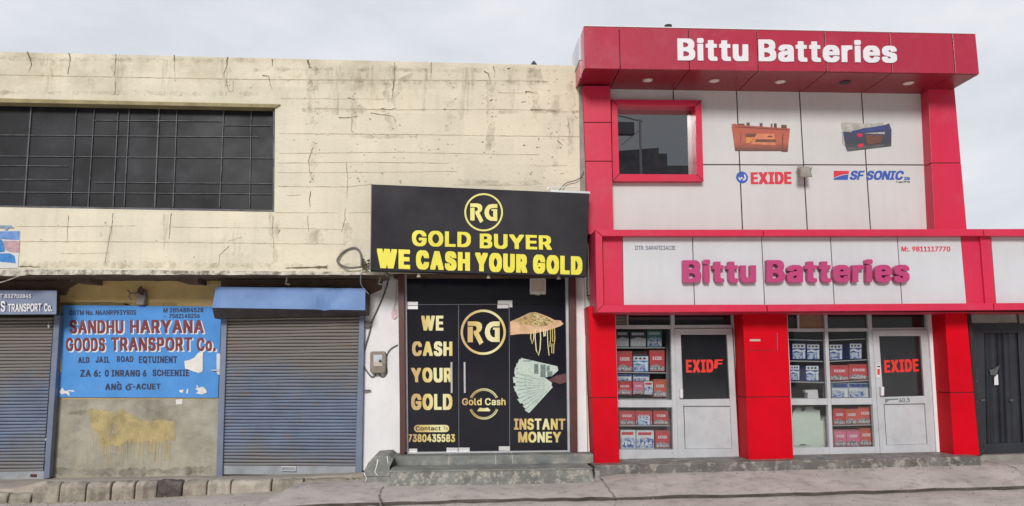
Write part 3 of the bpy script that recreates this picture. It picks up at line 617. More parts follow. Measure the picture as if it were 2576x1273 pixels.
# lower storey
b = B(); b.q([(-600, 640), (1010, 640), (1010, 772), (-600, 772)], .55, .2)
b.q([(146, 760), (560, 760), (552, 1006), (128, 1006)], .55, .2, 0); b.build('lower_wall', M['yellow'], cb)
b = B(); b.q([(126, 1004), (554, 1004), (548, 1230), (112, 1230)], .547, .2, 0)
spl = zp(ZP, (690, 560), (720, 545), (770, 570), (800, 550), (830, 580), (890, 560), (930, 550), (990, 600), (1040, 630), (1130, 640), (1190, 625), (1290, 640), (1298, 700), (1290, 780), (1250, 770), (1200, 790), (1090, 780), (1050, 790), (960, 785), (900, 815), (840, 810), (780, 830), (765, 740), (720, 690), (700, 620))
fz = []
for a_, c_ in zip(spl, spl[1:] + spl[:1]):
    n_ = max(2, int(math.hypot(c_[0] - a_[0], c_[1] - a_[1]) / 2.2))
    for k in range(n_): fz.append((a_[0] + (c_[0] - a_[0]) * k / n_ + random.uniform(-1.3, 1.3), a_[1] + (c_[1] - a_[1]) * k / n_ + random.uniform(-1.8, 1.8)))
cxs, cys = sum(p[0] for p in fz) / len(fz), sum(p[1] for p in fz) / len(fz)
for sc_, yy_ in ((1.10, .5425), (1.05, .5422), (1.0, .5419), (.95, .5416), (.88, .5413)):
    b.flat([(cxs + (p[0] - cxs) * sc_ + random.uniform(-.8, .8), cys + (p[1] - cys) * (sc_ if p[1] < cys else min(sc_, 1.02)) + random.uniform(-1, 1)) for p in fz], yy_, 1)
for k in range(46):                          # thin runs of paint below the patch
    x = random.uniform(680, 1295); t_ = 770 if x > 800 else 690; b.ribbon([ZP(x, t_), ZP(x + random.uniform(-4, 4), t_ + 60), ZP(x + random.uniform(-5, 5), t_ + random.uniform(90, 235))], (random.uniform(.003, .007), .002), .5405, 1, .3)
for k in range(60):                          # spatter and dragged brush ends round the patch
    a_ = random.choice(fz); x, y = a_[0] + random.gauss(0, 5), a_[1] + random.gauss(0, 4); b.ribbon([(x, y), (x + random.uniform(1, 7), y + random.uniform(-1, 1))], random.uniform(.003, .010), .5412, 1, .8)
for x, t_, e_, wd in [(690, 690, 760, .006), (745, 700, 830, .004), (775, 780, 900, .012), (800, 800, 880, .01), (835, 800, 1000, .006), (870, 790, 960, .005), (910, 800, 940, .014), (930, 780, 1000, .006), (960, 780, 940, .010), (1010, 770, 930, .007), (1045, 760, 910, .016), (1075, 770, 990, .006), (1105, 770, 860, .005), (1135, 770, 900, .012), (1165, 770, 940, .018), (1195, 760, 990, .006), (1220, 770, 980, .006), (1240, 750, 930, .010), (1285, 720, 940, .012), (655, 800, 1000, .004), (1360, 780, 850, .003)]:
    b.ribbon([ZP(x, t_), ZP(x + random.uniform(-4, 4), (t_ + e_) / 2), ZP(x + random.uniform(-6, 6), e_)], (wd, wd * .5), .541, 1, .25)
for x0, y0, x1, y1, wd in [(1150, 560, 1330, 520, .05), (1290, 540, 1370, 500, .03), (430, 850, 520, 830, .03), (1340, 640, 1370, 680, .02)]:
    b.ribbon([ZP(x0, y0), ZP((x0 + x1) / 2, (y0 + y1) / 2 - 10), ZP(x1, y1)], (wd, wd * .3), .5425, 2, 1.2)
b.ribbon([ZP(520, 575), ZP(650, 562), ZP(740, 572)], (.02, .045), .5424, 4, 1.2); b.ribbon([ZP(420, 1010), ZP(900, 1020), ZP(1600, 1000)], .05, .5424, 4, 1.5)
for x_, y_, w_ in ((480, 900, .07), (560, 640, .08), (1420, 700, .08), (1500, 880, .09), (640, 930, .07), (1180, 560, .07)): b.ribbon([ZP(x_, y_), ZP(x_ + 20, y_ + 70)], w_, .5426, 2, 1.5)
b.flat(zp(ZP, (1325, 470), (1378, 465), (1375, 505), (1330, 508)), .540, 3)
M['chalk'] = mat('scraped plaster', (0.45, 0.435, 0.385), 0.9, 0.2, 8)
b.build('plaster_dado', [M['dado'], M['wash'], M['bleach'], M['paper'], M['soot']], cb)
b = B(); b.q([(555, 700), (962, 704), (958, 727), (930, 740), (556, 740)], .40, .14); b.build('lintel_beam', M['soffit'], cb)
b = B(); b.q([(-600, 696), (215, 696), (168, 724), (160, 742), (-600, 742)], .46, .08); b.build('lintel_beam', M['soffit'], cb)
for u in (182, 452):
    b = B(); a = P(u, 705, .2); b.prism3([(a.x, .15, zl + .01), (a.x + .26, .15, zl + .01), (a.x + .26, .15, zl - .07), (a.x, .15, zl - .05)], (0, .4, 0)); b.build('cantilever_beam', M['soffit'], cb)
b = B(); b.q([(917, 680), (1004, 680), (1006, 1152), (985, 1158), (960, 1166), (911, 1185)], .50, .3); b.build('plaster_pier', M['white'], cb)
b = B(); b.q([(1446, 690), (1484, 690), (1500, 1140), (1452, 1140)], .32, .3); b.build('plaster_pier', M['white'], cb)
b = B(); b.q([(1456.5, 206), (1468, 206), (1476, 640), (1462, 640)], -.02, .02); b.build('render_strip', M['conc'], cb)
b = B(); b.q([(990, 640), (1460, 640), (1460, 700), (990, 700)], .36, .3); b.build('door_head', M['soffit'], cb)
# roof knob
c = P(1343, 161, .05); b = B(); b.cyl(c + Vector((0, 0, -.08)), .035, .07, 'z', n=10); b.cyl(c + Vector((0, 0, -.01)), .05, .05, 'z', n=10, r2=.02); tag(b.build('roof_cap', M['black']), 'small dark pipe cap standing on the cream parapet edge', 'pipe cap')

# ------------------------------------------------------------------ roller shutters
def curtain(q, y, n, name, parent):
    b = B(); cols = 10; rws = n * 5; vs = []
    wob = [random.uniform(-.004, .004) for _ in range(n + 1)]
    for r in range(rws + 1):
        t = min(1, (r // 5 + (0, .10, .45, .80, .90)[r % 5]) / n); d = (-.016, .016, .030, .022, -.016)[r % 5]
        for c_ in range(cols + 1):
            s = c_ / cols; u, v = bil(q, s, t); p = P(u, v + .5 * math.sin(9 * s + r // 5), y); p.y -= d + wob[r // 5] * math.sin(3.1 * s); vs.append(p)
    b.add(vs, [(r * (cols + 1) + c_, r * (cols + 1) + c_ + 1, (r + 1) * (cols + 1) + c_ + 1, (r + 1) * (cols + 1) + c_) for r in range(rws) for c_ in range(cols)])
    return b.build(name, M['shut'], parent, smooth=False)
s2 = thing('roller_shutter', 'closed roller shutter with plain dented light blue hood left of the electric meter', 'roller shutter', (-2.5, .45, .03), 'roller shutters of the cream building')
curtain([(569, 800), (906, 795), (894, 1173), (558, 1171.5)], .47, 45, 'curtain', s2)
b = B(); b.q([(558, 1171), (895, 1173), (894, 1196), (557, 1193.5)], .455, .03); bar = b.build('bottom_bar', M['barg'], s2, .004)
b = B(); b.q([(708, 1172), (746, 1172.5), (745, 1177), (708, 1176)], .44, .015); b.tube([P(709, 1184, .425), P(744, 1185, .425)], .008); b.q(rect(709, 1177, 711, 1186), .43, .025); b.q(rect(742, 1177, 744, 1186), .43, .025); b.build('handle', M['alug'], bar)
b = B(); b.q([(556.5, 800), (571, 800), (559, 1200), (543.5, 1201)], .41, .1); b.build('guide_rail', M['guide'], s2, .005)
b = B(); b.q([(904, 792), (917, 792), (909.5, 1196), (893, 1197)], .41, .1); b.build('guide_rail', M['guide'], s2, .005)
b = B(); b.q([(559, 1194), (893, 1197), (893, 1202), (559, 1200)], .52, .05); b.build('sill_gap', M['black'], s2)
b = B(); cols, rws = 40, 10; vs = []
hq = [(543, 721.5), (919, 725.5), (918.5, 780.5), (533, 774)]
for r in range(rws + 1):
    for c_ in range(cols + 1):
        s, t = c_ / cols, r / rws; u, v = bil(hq, s, t)
        d = .06 * math.exp(-((s - .70 - .03 * t) / .035) ** 2) * (t ** 1.5) + .03 * math.exp(-((s - .75 + .1 * (t - .5)) / .05) ** 2) * (1 - t * .4) + .006 * math.sin(5 * s + 2 * t)
        yb = .10 - .06 * math.sin(math.pi * .5 * t) + (0.05 * ((.06 - s) / .06) ** 2 if s < .06 else 0)
        p = P(u, v + 3.5 * math.exp(-((s - .735) / .012) ** 2) * (t > .85), yb); p.y += d; vs.append(p)
b.add(vs, [(r * (cols + 1) + c_, r * (cols + 1) + c_ + 1, (r + 1) * (cols + 1) + c_ + 1, (r + 1) * (cols + 1) + c_) for r in range(rws) for c_ in range(cols)])
top = vs[:cols + 1]; b.add(top + [Vector((p.x, .55, p.z + .01)) for p in top], [(c_, c_ + 1, cols + 2 + c_, cols + 1 + c_) for c_ in range(cols)])
bt = vs[-cols - 1:]; lip = [P(540 + (923 - 540) * c_ / cols, 801 - 9.5 * c_ / cols, .22) for c_ in range(cols + 1)]
b.add(bt + lip, [(c_, c_ + 1, cols + 2 + c_, cols + 1 + c_) for c_ in range(cols)], 1)
b.add(lip + [Vector((p.x, .5, p.z)) for p in lip], [(c_, c_ + 1, cols + 2 + c_, cols + 1 + c_) for c_ in range(cols)], 1)
rt = [vs[r * (cols + 1) + cols] for r in range(rws + 1)]
b.add(rt + [lip[-1], Vector((lip[-1].x, .5, lip[-1].z)), Vector((rt[0].x + .03, .55, rt[0].z))], [list(range(rws + 4))], 1)
lf = [vs[r * (cols + 1)] for r in range(rws + 1)]
b.add(lf + [lip[0], Vector((lip[0].x, .5, lip[0].z)), Vector((lf[0].x, .55, lf[0].z))], [list(range(rws + 4))], 0)
b.build('hood', [M['hood'], M['lip']], s2)

s1 = thing('roller_shutter', 'closed roller shutter with white lettered slate blue hood at the left edge', 'roller shutter', (-6.6, .45, .03), 'roller shutters of the cream building')
curtain([(-330, 800), (137, 797), (110.5, 1186), (-350, 1190)], .47, 46, 'curtain', s1)
b = B(); b.q([(-350, 1188), (111, 1184.5), (110, 1206), (-350, 1209)], .455, .03); bar = b.build('bottom_bar', M['barg'], s1, .004)
b = B(); b.q(rect(76, 1193, 91, 1200), .44, .02); b.build('lock_plate', M['brown'], bar)
b = B(); b.q([(136, 793), (151, 793), (123.5, 1202), (109.5, 1205)], .41, .1); b.build('guide_rail', M['guide'], s1, .005)
b = B(); b.q([(-340, 1206), (112, 1204), (112, 1207.5), (-340, 1210)], .52, .05); b.build('sill_gap', M['black'], s1)
hq = [(-330, 728), (143, 731), (141.5, 790.5), (-332, 792)]
b = B(); f4 = [P(u, v, yy) for (u, v), yy in zip(hq, (.14, .14, .06, .06))]; bk = [P(-330, 727, .5), P(150, 730, .5), P(150, 793, .5), P(-330, 794, .5)]
b.add(f4 + bk, [(0, 1, 2, 3), (0, 4, 5, 1)], 0); b.add(f4 + bk, [(1, 5, 6, 2), (3, 2, 6, 7)], 1)
hood = b.build('hood', [M['hoodd'], M['lip']], s1)
text('WT 832702845', [(-14, 740.5), (78.5, 740), (78.5, 749.5), (-14, 750.5)], .095, .01, M['bwhite'], hood, bold='semi')
text('GOODS', [(-60, 757), (13, 757), (13, 784), (-60, 785)], .055, .01, M['bwhite'], hood, bold='bold')
text('TRANSPORT', [(20, 764), (104, 763), (104, 783.5), (20, 785)], .055, .01, M['bwhite'], hood, bold='bold')
text('Co.', [(111, 763), (131, 763), (131, 783), (111, 784)], .055, .01, M['bwhite'], hood, bold='bold')
b = B(); b.tube([ZC(0, 0) and P(124, 808, .4), P(122, 818, .38)], .006); b.q(rect(120, 817, 124, 824), .385, .02); tag(b.build('pull_hook', M['alug']), 'tiny pull hook hanging at the top of the left shutter', 'hook')

# ------------------------------------------------------------------ painted blue sign
ps = thing('painted_sign', 'blue hand painted sign board with maroon and navy lettering between the two shutters', 'sign', P(350, 1000, .5))
b = B(); b.q([(158, 767.5), (557, 771.5), (548.5, 1001), (139, 999.5)], .52, .03)
board = b.build('board', M['blue'], ps, .003)
def T(s, q, m, y=.516, **k): return text(s, q, y, .004, m, ps, **k)
T('GSTM No. N6ANR993YB0S', zp(ZS, (185, 172), (945, 166), (945, 222), (185, 228)), M['navy'], bold='bold')
T('M 2854884528', zp(ZS, (1252, 145), (1705, 140), (1705, 192), (1252, 198)), M['navy'], bold='bold')
T('-  7582145256', zp(ZS, (1255, 212), (1665, 208), (1665, 258), (1255, 262)), M['navy'], bold='bold')
for s, x0, y0, x1, y1 in (('SANDHU', 190, 280, 800, 436), ('HARYANA', 875, 280, 1710, 430), ('GOODS', 150, 480, 592, 636), ('TRANSPORT', 660, 474, 1578, 631), ('Co.', 1630, 480, 1845, 634)):
    q = zr(ZS, x0 + 14, y0 + 8, x1 + 16, y1 + 13); text(s, q, .5165, .003, M['bwhite'], ps, name='lettering_shadow', bold='black', gap=.10)
    text(s, zr(ZS, x0, y0, x1, y1), .513, .0025, M['maroon'], ps, bold='black', gap=.13)
for s, x0, y0, x1, y1 in (('ALD', 288, 700, 415, 768), ('JAIL', 485, 694, 645, 766), ('ROAD', 725, 690, 912, 757), ('EQTUINENT', 975, 690, 1408, 775), ('ZA 6:', 312, 845, 540, 925), ('0 INRANG 6', 590, 845, 1060, 922), ('SCHEENIIE', 1130, 842, 1545, 918), ('ANG', 595, 1000, 780, 1075), ('O', 825, 1018, 885, 1076), ('-ACUET', 905, 1000, 1220, 1068)):
    T(s, zr(ZS, x0, y0, x1, y1), M['navy'], bold='black', gap=.16)
b = B(); b.q(zr(ZS, 850, 1002, 905, 1014), .516, .004); b.build('lettering', M['navy'], ps); b = B(); b.q(zr(ZS, 728, 978, 750, 992), .516, .004); b.build('lettering', M['navy'], ps)
b = B(); b.q(zp(ZS, (1490, 745), (1540, 735), (1600, 710), (1650, 650), (1700, 645), (1698, 845), (1690, 868), (1650, 882), (1570, 855), (1530, 838), (1500, 832)), .509, .003)
for pl in (((75, 1095), (110, 1045), (130, 1080), (185, 1090), (190, 1145), (150, 1110), (100, 1125)), ((160, 1075), (230, 1075), (250, 1095), (175, 1085)), ((1430, 1075), (1480, 1070), (1475, 1105), (1440, 1100)), ((1520, 1060), (1535, 1060), (1530, 1115), (1510, 1110)), ((1610, 1060), (1700, 1035), (1735, 1070), (1745, 1100), (1690, 1125), (1620, 1110), (1650, 1085)), ((1635, 1010), (1650, 1050), (1625, 1045))):
    b.build('torn_paper', M['paper'], ps); b = B(); b.q(zp(ZS, *pl), .515, .003)
b.build('torn_paper', M['paper'], ps)
b = B(); b.q(zr(ZS, 1855, 660, 1895, 880), .512, .006); b.tube([P(*ZS(1800, 850), .50), P(*ZS(1890, 850), .50)], .012); b.q(zr(ZS, 1865, 860, 1890, 900), .505, .01); b.build('bracket', M['alug'], ps)
b = B(); b.q(zr(ZS, 72, 400, 98, 870), .512, .006); b.build('edge_strip', M['yellow'], ps)

# ------------------------------------------------------------------ poster at the left edge
po = thing('wall_poster', 'faded blue and pink poster pasted on the cream wall above the ledge', 'poster', P(0, 668, -.01))
b = B(); b.q(zp(ZC, (-260, 240), (232, 240), (238, 360), (228, 505), (215, 690), (-260, 700)), -.012, .01); b.build('sheet', M['panel'], po)
b = B(); b.q(zp(ZC, (-260, 250), (232, 245), (230, 352), (60, 345), (20, 340), (-260, 330)), -.015, .002); b.q(zp(ZC, (-260, 340), (20, 345), (45, 400), (60, 490), (10, 500), (-260, 500)), -.015, .002, 1)
b.q(zp(ZC, (-260, 520), (120, 512), (175, 545), (190, 632), (60, 620), (-260, 590)), -.015, .002, 1); b.q(zp(ZC, (35, 360), (235, 362), (228, 503), (120, 498), (60, 470)), -.0155, .002, 2)
b.q(zp(ZC, (-260, 172), (130, 176), (168, 208), (100, 206), (75, 240), (60, 240), (50, 208), (-260, 205)), -.015, .012, 3)
M['pmid'] = mat('poster blue', (.12, .24, .55), .6, .2, 12); M['pdeep'] = mat('poster deep blue', (.03, .20, .52), .6, .2, 14); M['ppink'] = mat('poster faded pink', (.46, .30, .33), .7, .15, 14); M['pgrey'] = mat('poster grey', (.20, .27, .38), .6, .2, 9)
b.build('printed_picture', [M['pmid'], M['pdeep'], M['ppink'], M['pgrey']], po)

# ------------------------------------------------------------------ gold buyer sign
gs = thing('shop_sign', 'black banner sign with yellow lettering and ringed monogram above the glass door', 'sign', P(1205, 690, -.4))
GQ = [(936, 463.5), (1482.5, 486.5), (1474.5, 696), (932.5, 680.5)]
b = B(); b.q(GQ, -.45, .16); b.build('board', M['flex'], gs, .006)
b = B(); b.q([(933.5, 463), (936.2, 463), (933.2, 682), (931, 682)], -.44, .16); b.build('edge_frame', M['wire'], gs); b = B(); b.q([(1385, 478), (1484, 482), (1484.5, 488), (1385, 484)], -.40, .12)
b.tube([P(*ZB(920, 1215), -.3), P(*ZB(935, 1190), -.3), P(*ZB(1090, 1189), -.3), P(*ZB(1200, 1186), -.3)], .008); b.build('edge_frame', M['alug'], gs)
yq = -.456
def sg(s, q, m=M['yel'], bold='black'): return text(s, q, yq, .006, m, gs, bold=bold)
sg('GOLD', [(1036, 579), (1185, 583.5), (1184, 622.5), (1037, 619)]); sg('BUYER', [(1207, 587.3), (1387, 592.6), (1388, 629), (1207, 624.8)])
for s, x0, x1 in (('WE', 165, 527), ('CASH', 592, 1182), ('YOUR', 1240, 1808), ('GOLD', 1872, 2412)):
    f0, f1 = (x0 - 165) / 2247, (x1 - 165) / 2247; ya, yb_ = 797, 1010
    sg(s, zp(ZT, (x0, ya + 85 * f0), (x1, ya + 85 * f1), (x1, yb_ + 78 * f1), (x0, yb_ + 78 * f0)), bold='impact')
RP = [[(0, 1), (.55, 1), (.78, .96), (.90, .86), (.92, .70), (.85, .56), (.70, .46), (1.0, .0), (.76, -.13), (.38, .42), (.38, .55), (.50, .56), (.57, .62), (.58, .70), (.52, .77), (.4, .79), (0, .79)], [(0, .745), (.33, .745), (.33, 0), (0, 0)]]
GP = [[(1, 1), (.6, 1), (.36, .96), (.16, .84), (.04, .66), (0, .46), (.06, .27), (.2, .11), (.45, .01), (1, 0), (1, .70), (.55, .70), (.55, .60), (.68, .60), (.68, .22), (.52, .24), (.38, .36), (.34, .5), (.38, .65), (.50, .74), (.62, .765), (1, .765)]]
b = B(); ring(b, (1216.7, 534), 48.5, 47.8, 4.3, yq, .006); shape(b, RP, [(1183, 511.5), (1216, 512), (1216, 555.5), (1183, 554.5)], yq, .006); shape(b, GP, [(1218.6, 513), (1251, 513.5), (1251, 556), (1218.6, 555)], yq, .006)
b.build('monogram', M['ylogo'], gs)
for x, y, lb in ((380, 25, 'left'), (1205, 38, 'middle'), (2035, 48, 'right')):
    c = P(*ZG(x, y), -.35); b = B(); b.cyl(c + Vector((0, .0, -.015)), .028, .05, 'z', n=12, r2=.018); b.cyl(c + Vector((0, 0, .03)), .006, .07, 'z', n=8)
    tag(b.build('spot_lamp', M['lamp'], smooth=False), {'left': 'small spot lamp under the black sign nearest the electric meter', 'middle': 'small spot lamp under the middle of the black sign', 'right': 'small spot lamp under the black sign nearest the red pillar'}[lb], 'lamp', 'spot lamps under the black sign')

# ------------------------------------------------------------------ glass shopfront of the gold buyer
gf = thing('glass_shopfront', 'black vinyl covered glass shopfront with double doors and gold lettering', 'shopfront', P(1220, 1140, .4))
yg = .40
b = B(); b.q([(1001, 690), (1016.5, 690), (1021, 1137), (1012, 1150), (1007, 1150)], .22, .25); b.build('door_jamb', M['brown'], gf, .006)
b = B(); b.q([(1431.5, 690), (1448.5, 690), (1453, 1140), (1436, 1138)], .22, .25); b.build('door_jamb', M['brown'], gf, .006)
b = B(); b.q([(1016.5, 690), (1022.5, 690), (1027, 1138), (1020.5, 1138)], .33, .08); b.build('channel', M['alu'], gf, .003); b = B(); b.q([(1422.5, 690), (1432, 690), (1436.5, 1137), (1428.5, 1137)], .33, .08); b.build('channel', M['alu'], gf, .003)
def pane(q, name): b = B(); b.q(q, yg, .012); return b.build(name, M['vinyl'], gf, .0015)
pane([(1020, 685), (1432, 685), (1433, 765), (1021, 765.5)], 'top_pane')
dl = pane([(1022, 767.2), (1152.8, 766.8), (1153.8, 1137), (1024, 1138)], 'door_leaf'); dr = pane([(1154, 766.8), (1280.3, 766.4), (1281.8, 1135.5), (1155, 1137)], 'door_leaf'); fx = pane([(1281.7, 766), (1430, 765.5), (1434, 1133), (1283, 1135)], 'side_pane')
b = B()
for q in ([(1024, 759), (1051.5, 759), (1051.6, 768.2), (1024, 768.2)], [(1024, 769), (1051.6, 769), (1051.6, 778), (1024, 778)], [(1252.3, 755.6), (1289, 755.6), (1289, 773), (1280.6, 773), (1280.6, 765), (1252.3, 765)], [(1251, 766), (1279.6, 765.6), (1279.6, 775.5), (1251, 775.8)],
          zr(ZH, 415, 728, 528, 758), zr(ZH, 806, 718, 915, 756), zr(ZH, 920, 717, 1028, 754), zr(ZH, 1305, 705, 1412, 745)):
    b = B(); b.q(q, yg - .014, .034); b.build('patch_fitting', M['steel'], gf, .003)
b = B(); b.q([(1024, 1137.8), (1434, 1133), (1434, 1137), (1024, 1141.5)], .34, .12); b.build('threshold', M['alug'], gf)
M['gedge'] = mat('polished glass edge', (0.13, 0.14, 0.17), 0.3, 0.1, 4)
b = B(); b.q([(1152.6, 767), (1154.2, 767), (1155.2, 1137), (1153.6, 1137)], yg - .002, .012); b.build('glass_edge', M['gedge'], gf)
b = B(); b.q([(1280.1, 766.6), (1281.9, 766.6), (1283.2, 1135), (1281.4, 1135)], yg - .002, .012); b.build('glass_edge', M['gedge'], gf)
b = B(); b.q([(1052, 765.6), (1252, 765), (1252, 766.6), (1052, 767.2)], yg - .002, .012); b.build('glass_edge', M['gedge'], gf)
for u, pr in ((1135.8, dl), (1168.8, dr)):
    b = B(); b.tube([P(u, 911, yg - .06), P(u + .6, 988.5, yg - .06)], .016, n=10)
    for v_ in (925, 975): b.tube([P(u, v_, yg - .06), P(u, v_, yg + .002)], .009)
    b.build('pull_handle', M['steel'], pr, smooth=False)
yv = yg - .0035
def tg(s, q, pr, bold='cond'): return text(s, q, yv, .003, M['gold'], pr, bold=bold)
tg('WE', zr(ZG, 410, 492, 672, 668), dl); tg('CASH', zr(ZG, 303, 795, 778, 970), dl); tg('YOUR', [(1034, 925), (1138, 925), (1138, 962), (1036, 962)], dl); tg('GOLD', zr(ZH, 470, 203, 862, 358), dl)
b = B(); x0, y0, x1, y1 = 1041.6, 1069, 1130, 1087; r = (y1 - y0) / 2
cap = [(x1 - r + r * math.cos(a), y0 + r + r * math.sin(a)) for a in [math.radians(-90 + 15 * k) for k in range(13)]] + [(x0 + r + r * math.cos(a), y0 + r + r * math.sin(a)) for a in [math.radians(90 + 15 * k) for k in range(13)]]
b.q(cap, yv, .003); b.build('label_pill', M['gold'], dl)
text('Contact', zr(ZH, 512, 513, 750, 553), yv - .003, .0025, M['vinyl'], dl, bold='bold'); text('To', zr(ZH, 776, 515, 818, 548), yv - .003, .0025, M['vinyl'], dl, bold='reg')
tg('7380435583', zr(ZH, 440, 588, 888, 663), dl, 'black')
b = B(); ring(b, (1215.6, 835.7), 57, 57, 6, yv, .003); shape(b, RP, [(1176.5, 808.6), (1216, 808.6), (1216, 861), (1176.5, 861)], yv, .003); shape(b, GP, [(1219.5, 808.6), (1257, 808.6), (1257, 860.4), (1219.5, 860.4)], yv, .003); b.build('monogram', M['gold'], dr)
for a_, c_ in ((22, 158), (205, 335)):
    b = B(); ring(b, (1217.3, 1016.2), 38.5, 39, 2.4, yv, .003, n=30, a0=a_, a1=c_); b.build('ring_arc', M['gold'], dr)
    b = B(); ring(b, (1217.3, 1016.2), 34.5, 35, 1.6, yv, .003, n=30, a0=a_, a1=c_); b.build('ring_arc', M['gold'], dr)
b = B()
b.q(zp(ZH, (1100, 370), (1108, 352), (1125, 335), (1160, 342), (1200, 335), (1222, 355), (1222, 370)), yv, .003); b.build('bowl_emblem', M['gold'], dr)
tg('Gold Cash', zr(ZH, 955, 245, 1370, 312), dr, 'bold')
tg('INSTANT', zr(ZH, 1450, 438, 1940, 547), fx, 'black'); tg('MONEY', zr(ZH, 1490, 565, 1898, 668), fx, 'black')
# printed hand with jewellery
b = B(); b.q(zp(ZG, (1462, 562), (1560, 520), (1690, 458), (1765, 450), (1890, 495), (1990, 545), (2055, 547), (2092, 588), (2060, 612), (1985, 640), (1900, 668), (1800, 690), (1720, 706), (1560, 708), (1464, 722)), yv, .0025)
b.q(zp(ZG, (1490, 556), (1600, 505), (1700, 462), (1765, 456), (1880, 505), (1975, 560), (1900, 610), (1800, 625), (1690, 605), (1560, 575)), yv - .002, .0015, 1)
for pts, wd in (([(1705, 640), (1705, 760), (1722, 825), (1740, 760), (1742, 640)], .006), ([(1765, 650), (1755, 740), (1770, 900), (1797, 962), (1815, 880), (1822, 760), (1815, 650)], .007), ([(1855, 650), (1862, 740), (1875, 730), (1878, 650)], .008), ([(1900, 650), (1908, 850), (1922, 962)], .006), ([(1935, 650), (1940, 760), (1930, 860)], .005), ([(1985, 640), (1990, 760), (1982, 830), (1955, 820), (1952, 930), (1975, 938), (1978, 830)], .006), ([(1960, 640), (1965, 800)], .005)):
    b.ribbon(zp(ZG, *pts), wd, yv - .003, 2)
for i in range(60):
    x = random.uniform(1560, 1930); y = random.uniform(max(470, 555 - (x - 1500) * .35 if x < 1750 else 480 + (x - 1800) * .4), 605); b.ribbon(zp(ZG, (x, y), (x + random.uniform(8, 26), y + random.uniform(-12, 12)), (x + random.uniform(10, 40), y + random.uniform(-4, 20))), .004, yv - .004, random.choice((2, 3, 2)))
b.build('printed_jewellery', [M['skin'], M['heap'], M['gold'], M['brown']], fx)
# printed fan of banknotes
b = B()
b.q(zp(ZG, (1590, 992), (2020, 1090), (2030, 1140), (1960, 1200), (1800, 1240), (1550, 1150), (1565, 1060)), yv - .0058, .001, 0)
cx_, cy_ = 1840, 118
def fp(f, k=1.0):
    A = math.radians(216 - 82 * f); R_ = (412 - 50 * f) * k; return ZH(cx_ + R_ * math.cos(A), cy_ - 0 + R_ * math.sin(A) * (1 if math.sin(A) > 0 else 1))
for i in range(13):
    f0, f1 = i / 13, (i + 1.25) / 13; j_ = random.uniform(.96, 1.03)
    pa, pb = fp(f0, j_), fp(min(f1, 1.02), j_ * .985)
    b.q([fp(f0, .08), pa, pb, fp(f1, .08)], yv - .001 - .00035 * i, .0006, 0)
    b.ribbon([fp(f0, .25), fp(f0, j_ * .97)], (.0015, .0045), yv - .0014 - .00035 * i, 1, .2)
    b.ribbon([fp((f0 + f1) / 2, .55), fp((f0 + f1) / 2, .75)], (.003, .006), yv - .0014 - .00035 * i, 3, .3)
for x, y, w_, h_ in ((1745, 1060, 50, 120), (1820, 1070, 60, 150), (1890, 1085, 40, 60), (1900, 1150, 60, 60), (1615, 1020, 100, 14)): b.q(zr(ZG, x, y, x + w_, y + h_), yv - .0062, .001, 1)
b.q(zp(ZH, (1780, 70), (1850, 30), (1955, 5), (1960, 90), (1890, 110), (1800, 85)), yv - .0066, .001, 2)
b.build('printed_banknotes', [M['note'], M['noted'], M['sleeve'], M['notem']], fx)
b = B(); b.q(zr(ZG, 1695, 50, 1884, 238), .36, .035); nb = b.build('notice_box', M['steel'], gf, .004); b = B(); b.q(zr(ZG, 1712, 70, 1868, 205), .355, .006); b.q(zr(ZG, 1760, 238, 1812, 250), .365, .02); b.build('notice', M['lamp'], nb)

# ------------------------------------------------------------------ stone steps
st = thing('stone_steps', 'two grey green stone steps with speckled riser in front of the black glass doors', 'steps', (0.3, -.1, 0))
z1 = P(1200, 1170.5, 0).z; z2 = P(1200, 1146, 0).z; yl = G(1200, 1184, z1).y
x0, x1 = P(977, 1160, 0).x, P(1493.5, 1160, 0).x
b = B(); xs = [x0, P(1129, 1160, 0).x, P(1247, 1160, 0).x, P(1290, 1160, 0).x, x1]
for a, c in zip(xs[:-1], xs[1:]): b.box(a + .002, c - .002, 0, .36, z1 + .003, z2)
b.box(x0, x1, .36, .60, 0, z2 - .003)
for a in xs[1:-1]: b.box(a - .006, a + .006, .004, .36, z1 + .004, z2 - .004, 1)
b.build('upper_step', [M['stone'], M['paper']], st, .012)
xa, xb = P(981, 1200, yl).x, P(1490, 1190, yl).x; xc = P(1500, 1205, yl).x
b = B(); b.add([(xa, yl, -.08), (xc, yl, -.08), (xc, .35, -.08), (xa, .35, -.08), (xa, yl, z1), (xb, yl, z1), (xb, .35, z1), (xa, .35, z1)], [(0, 1, 5, 4), (1, 2, 6, 5), (3, 0, 4, 7), (2, 3, 7, 6)], 1)
b.add([(xa - .01, yl - .012, z1), (xb + .01, yl - .012, z1), (xb + .01, .35, z1), (xa - .01, .35, z1), (xa - .01, yl - .012, z1 + .012), (xb + .01, yl - .012, z1 + .012), (xb + .01, .35, z1 + .012), (xa - .01, .35, z1 + .012)], [(0, 1, 5, 4), (1, 2, 6, 5), (3, 0, 4, 7), (4, 5, 6, 7)], 0)
b.build('lower_step', [M['stone'], M['speck']], st, .01)
b = B(); pr = [P(u, v, -.25) for u, v in zp(ZH, (270, 1095), (15, 1095), (10, 990), (20, 940), (60, 860), (115, 800), (250, 790), (300, 830), (265, 900))]; b.prism3(pr, (0, .8, 0))
for px, wd in (([(150, 830), (140, 900), (125, 950), (150, 985)], .009), ([(20, 960), (45, 1010), (30, 1040)], .008), ([(240, 800), (250, 870)], .006)): b.ribbon(zp(ZH, *px), (wd, wd * .4), -.256, 1, .8)
b.q(zp(ZH, (12, 988), (262, 986), (266, 993), (12, 996)), -.253, .01, 2); b.build('side_block', [M['stone'], M['white'], M['crack']], st, .015)

